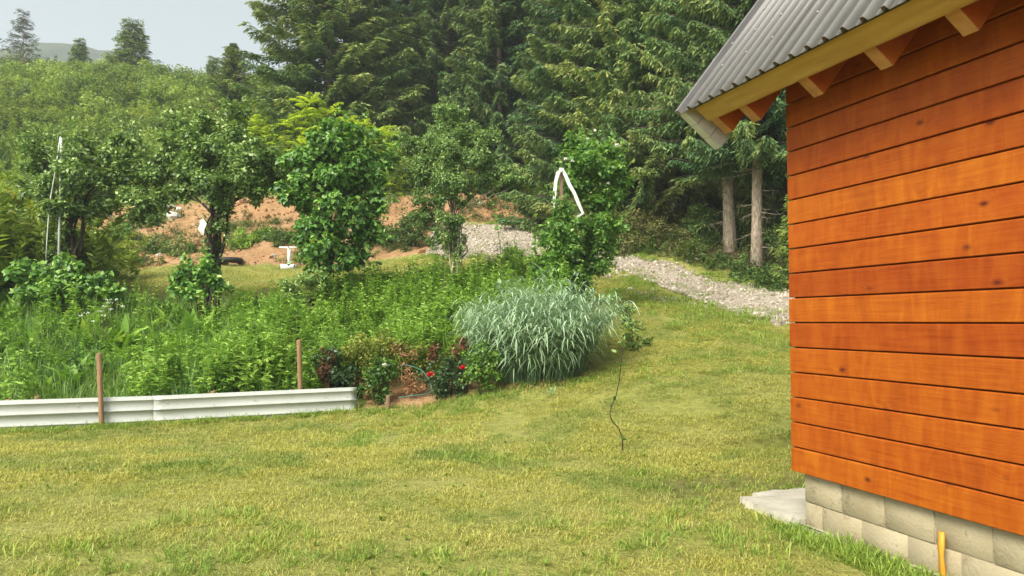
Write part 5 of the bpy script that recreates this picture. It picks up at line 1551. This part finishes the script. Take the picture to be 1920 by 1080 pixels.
# white flowering umbels in the bed
def umbel(seed):
    r = np.random.default_rng(seed); m = MB(); n = 5
    for i in range(n):
        tip = np.array([r.normal(0, .14), r.normal(0, .14), r.uniform(.6, .95)])
        m.tube([(0, 0, 0), tip * [.4, .4, .6], tip], [.005, .004, .003], 3, cap=False)
    return m, n
um = thing("umbel_plant", "white flowering umbel plant in the left of the bed", "plant", tuple(on_ground(190, 14.4)))
ob_ = np.array(um.location)
r = np.random.default_rng(4)
sm_ = MB(); fl = MB()
for (a, c) in [(155, 592), (165, 588), (188, 584), (200, 575), (208, 572), (215, 580), (192, 595), (222, 566), (178, 600), (205, 560), (230, 572)]:
    tip = at(a + r.normal(0, 3), c + r.normal(0, 3), 14.4 + r.uniform(-.25, .25)) - ob_
    sm_.tube([(r.normal(0, .05), r.normal(0, .05), -.1), tip * [.5, .5, .6], tip], [.006, .005, .003], 4, cap=False)
    for _ in range(9):
        q = tip + r.normal(0, .022, 3) * [1, 1, .35]
        V, Q, tt = leaf_quads(np.repeat(q[None], 3, 0), rdir(3, r), np.array([[0, -.6, .8]] * 3), .015, .013)
        fl.add(V, Q)
obj("stem", sm_.mesh("stem", M['stem']), um); obj("blossom", fl.mesh("blossom", M['white_petal']), um)
# yellow flower weeds at the far left
yw = pts_in([(-17, 17.5), (-11.2, 17.5), (-12.2, 24), (-19, 24)], 7, 40)
scatter("left_weeds", "pale green weeds at the left picture edge below the hill", "weeds", yw, np.random.default_rng(6).uniform(.9, 2.0, len(yw)), proto_collection("left_weed_clump", [fern(270 + i, .9, 5, 'scrub') for i in range(3)]), 3, 41)
yf = MB(); r = np.random.default_rng(12)
for _ in range(40):
    q = at(r.uniform(5, 90), r.uniform(355, 430), 18.6 + r.uniform(-.5, .5))
    V, Q, tt = leaf_quads(np.repeat(q[None], 4, 0) + r.normal(0, .02, (4, 3)), rdir(4, r), rdir(4, r), .035, .03)
    yf.add(V, Q)
obj("yellow_blossom", yf.mesh("yellow_blossom", M['yellow_petal']), label="specks of yellow blossom among the left edge weeds", category="flowers", kind='stuff')
lw2 = pts_in([(-14.5, 18.0), (-11.6, 18.0), (-11.9, 19.6), (-15, 19.6)], 14, 42)
scatter("tall_left_weeds", "tall weeds left of the far left shrub", "weeds", lw2, np.random.default_rng(6).uniform(1.8, 3.2, len(lw2)), proto_collection("tall_left_clump", [fern(275 + i, .9, 6, 'scrub') for i in range(3)]), 3, 43)

# hillside scrub
HILL = [(-62, 33), (-40, 32.8), (-19.5, 31), (-18, 33), (-12, 33.0), (-8, 33.0), (-4.5, 33.8), (-1.4, 35), (1.5, 34.6), (5, 38), (2, 52), (-6, 66), (-20, 78), (-75, 88), (-85, 60)]
def hill_cond(x, y):
    r = np.random.default_rng(3).random(len(x)); d = np.hypot(x, y)
    inview = np.abs(x / np.maximum(y, 1)) < .80
    return inview & (r < np.clip(1.5 - d / 70, .35, 1))
hp_ = pts_in(HILL, 1.7, 50, hill_cond)
hsc = np.random.default_rng(7).uniform(.8, 1.7, len(hp_)) * np.clip(.7 + np.hypot(hp_[:, 0], hp_[:, 1]) / 90, 1, 1.6)
scatter("hillside_scrub", "bright yellow-green scrub covering the hillside", "scrub", hp_, hsc,
        proto_collection("scrub_clump", [fern(280 + i, 1.0, 9, 'scrub') for i in range(4)] + [bushlet(290 + i, .75, 1.3, 900, .11, .045, 'scrub', (.45, .2)) for i in range(3)]), 7, 51, .1)
hd = pts_in(HILL, .16, 53, lambda x, y: hill_cond(x, y) & (fbm(x * .15, y * .15) > .48))
scatter("hillside_saplings", "darker saplings and bushes dotted over the hillside scrub", "scrub", hd, np.random.default_rng(8).uniform(.8, 2.0, len(hd)),
        proto_collection("sapling_clump", [bushlet(300 + i, .8, 2.0, 950, .10, .045, 'under', (.6, .2)) for i in range(3)]), 3, 54, .1)

# gravel and clods
gp = pts_in(PATH_POLY, 170, 60, lambda x, y: np.random.default_rng(4).random(len(x)) < .35 + fbm(x * .9, y * .9))
gp[:, 2] += .055
gsz = np.random.default_rng(9).gamma(3.0, .008, len(gp)).clip(.010, .06)
stones = proto_collection("gravel_stone", [rock_mesh(70 + i, 'stone', 1) for i in range(5)])
scatter("gravel", "pale crushed gravel on the path", "gravel", gp, gsz, stones, 5, 61, rotfull=True)
ecl = pts_in([(-19, 26.4), (3, 26.4), (3, 34), (-19, 34)], 18, 62, lambda x, y: earth_mask(x, y) > .5)
scatter("earth_clods", "clods and stones scattered over the ochre earth bank", "earth", ecl, np.random.default_rng(10).gamma(2.0, .028, len(ecl)).clip(.02, .2), proto_collection("clod", [rock_mesh(80 + i, 'clod', 1) for i in range(4)]), 4, 63, rotfull=True)
# sparse weeds and grass on gravel verge and forest floor
vg = pts_in([(3.5, 13.5), (9.5, 13), (7.6, 16.2), (5.6, 18.5), (3.9, 21.5), (1.5, 25.6), (-1, 27), (-1.6, 25.3), (.4, 24), (2.2, 21)], 26, 64, lambda x, y: fbm(x * 1.2, y * 1.2) > .42)
scatter("verge_grass", "patchy grass along the gravel path verge", "grass", vg, np.random.default_rng(11).uniform(.8, 1.7, len(vg)), tuft_c, 4, 65)
ff = pts_in([(9.8, 17.9), (7.1, 19.8), (5.6, 21.9), (4.1, 24.3), (3.1, 27), (3.0, 32), (12, 34), (16, 24), (13, 17)], 7, 66)
scatter("forest_undergrowth", "low green and brown undergrowth on the forest floor", "undergrowth", ff, np.random.default_rng(12).uniform(.5, 1.3, len(ff)),
        proto_collection("forest_low", [leafy_clump(310 + i, 5, .5, .12, .06, 'under', .2, True, 12) for i in range(3)] + [leafy_clump(320, 6, .5, .12, .05, 'brown_under', .25, True, 12)]), 4, 67)

# tufts of grass and weeds colonising the earth bank
bw = pts_in([(-19, 26.6), (3, 26.6), (3, 33.8), (-19, 33.8)], 9, 70, lambda x, y: (earth_mask(x, y) > .5) & (fbm(x * .55 + 31, y * .8 + 17, 3) > .49))
scatter("bank_weeds", "grass and weeds colonising the ochre earth bank", "weeds", bw, np.random.default_rng(13).uniform(.45, 1.1, len(bw)), proto_collection("bank_weed_clump", [grass_clump(330 + i, 40, .2, .3, .7, .02, 'under', .6, 3, .6) for i in range(2)] + [leafy_clump(335, 6, .5, .14, .06, 'under', .25, True, 12)]), 3, 71)
# the hazy air between here and the far mountain
hb = MB().box((-720, -240, -60), (720, 830, 172))
hm_, hnt = new_mat("haze_air")
pv = nd(hnt, "ShaderNodeVolumePrincipled", {'Color': (.86, .91, .93, 1), 'Density': .0013, 'Anisotropy': .2})
oo = hnt.nodes.new("ShaderNodeOutputMaterial"); hnt.links.new(pv.outputs[0], oo.inputs['Volume'])
obj("haze", hb.mesh("haze", hm_), kind='stuff', label="thin haze filling the air towards the far mountain", category="haze")

# clover-like weeds and rosettes in the lawn
lw = pts_in(LAWN, 6, 81, lambda x, y: (fbm(x * .8 + 55, y * .8 + 12, 3) > .52) & ~in_shed(x, y, .02) & not_path(x, y))
scatter("lawn_weeds", "small broad-leaved weeds growing in the lawn", "weeds", lw, np.random.default_rng(15).uniform(.35, .75, len(lw)), proto_collection("lawn_weed_rosette", [rosette(340 + i, 9, .085, .03, 'tuft') for i in range(3)]), 3, 82)
dg = pts_in([(-16, 40), (-11.5, 40), (-12.5, 46), (-17.5, 46)], 3, 83)
scatter("dry_hill_grass", "patch of dry brownish grass on the hillside", "grass", dg, np.random.default_rng(16).uniform(1.2, 2.4, len(dg)), proto_collection("dry_grass_clump", [grass_clump(350 + i, 50, .3, .4, .9, .02, 'leaf_dry', .4, 3, .4) for i in range(2)]), 2, 84)

lg = pts_in([(6.1, 16.2), (5.9, 17.6), (5.1, 19.9), (3.9, 22.2), (2.7, 24.3), (2.0, 23.4), (2.9, 20.8), (3.6, 18.4), (4.6, 16.4)], 55, 91, lambda x, y: fbm(x * .9 + 4, y * .9, 3) > .46)
lg[:, 2] += .02
scatter("loose_gravel", "loose stones spilled from the path into the grass", "gravel", lg, np.random.default_rng(17).gamma(3.0, .011, len(lg)).clip(.014, .075), stones, 5, 92, rotfull=True)

# grass creeping over both edges of the path
re2 = np.random.default_rng(33); eg = []
for edge, wdt in ((PATH_NEAR, .75), (PATH_FAR, .45)):
    e_ = np.array(edge); d_ = np.concatenate([[0], np.cumsum(np.linalg.norm(np.diff(e_, axis=0), axis=1))])
    t_ = re2.uniform(0, d_[-1], 1100)
    x_ = np.interp(t_, d_, e_[:, 0]) + re2.normal(0, wdt * .6, 1100); y_ = np.interp(t_, d_, e_[:, 1]) + re2.normal(0, wdt * .6, 1100)
    k_ = fbm(x_ * 1.4, y_ * 1.4, 3) > .46
    eg.append(np.stack([x_[k_], y_[k_]], 1))
eg = np.vstack(eg); eg = np.column_stack([eg, ground_z(eg[:, 0], eg[:, 1]) + .03])
scatter("path_edge_grass", "grass creeping over the edges of the gravel path", "grass", eg, re2.uniform(.6, 1.5, len(eg)), tuft_c, 4, 34)
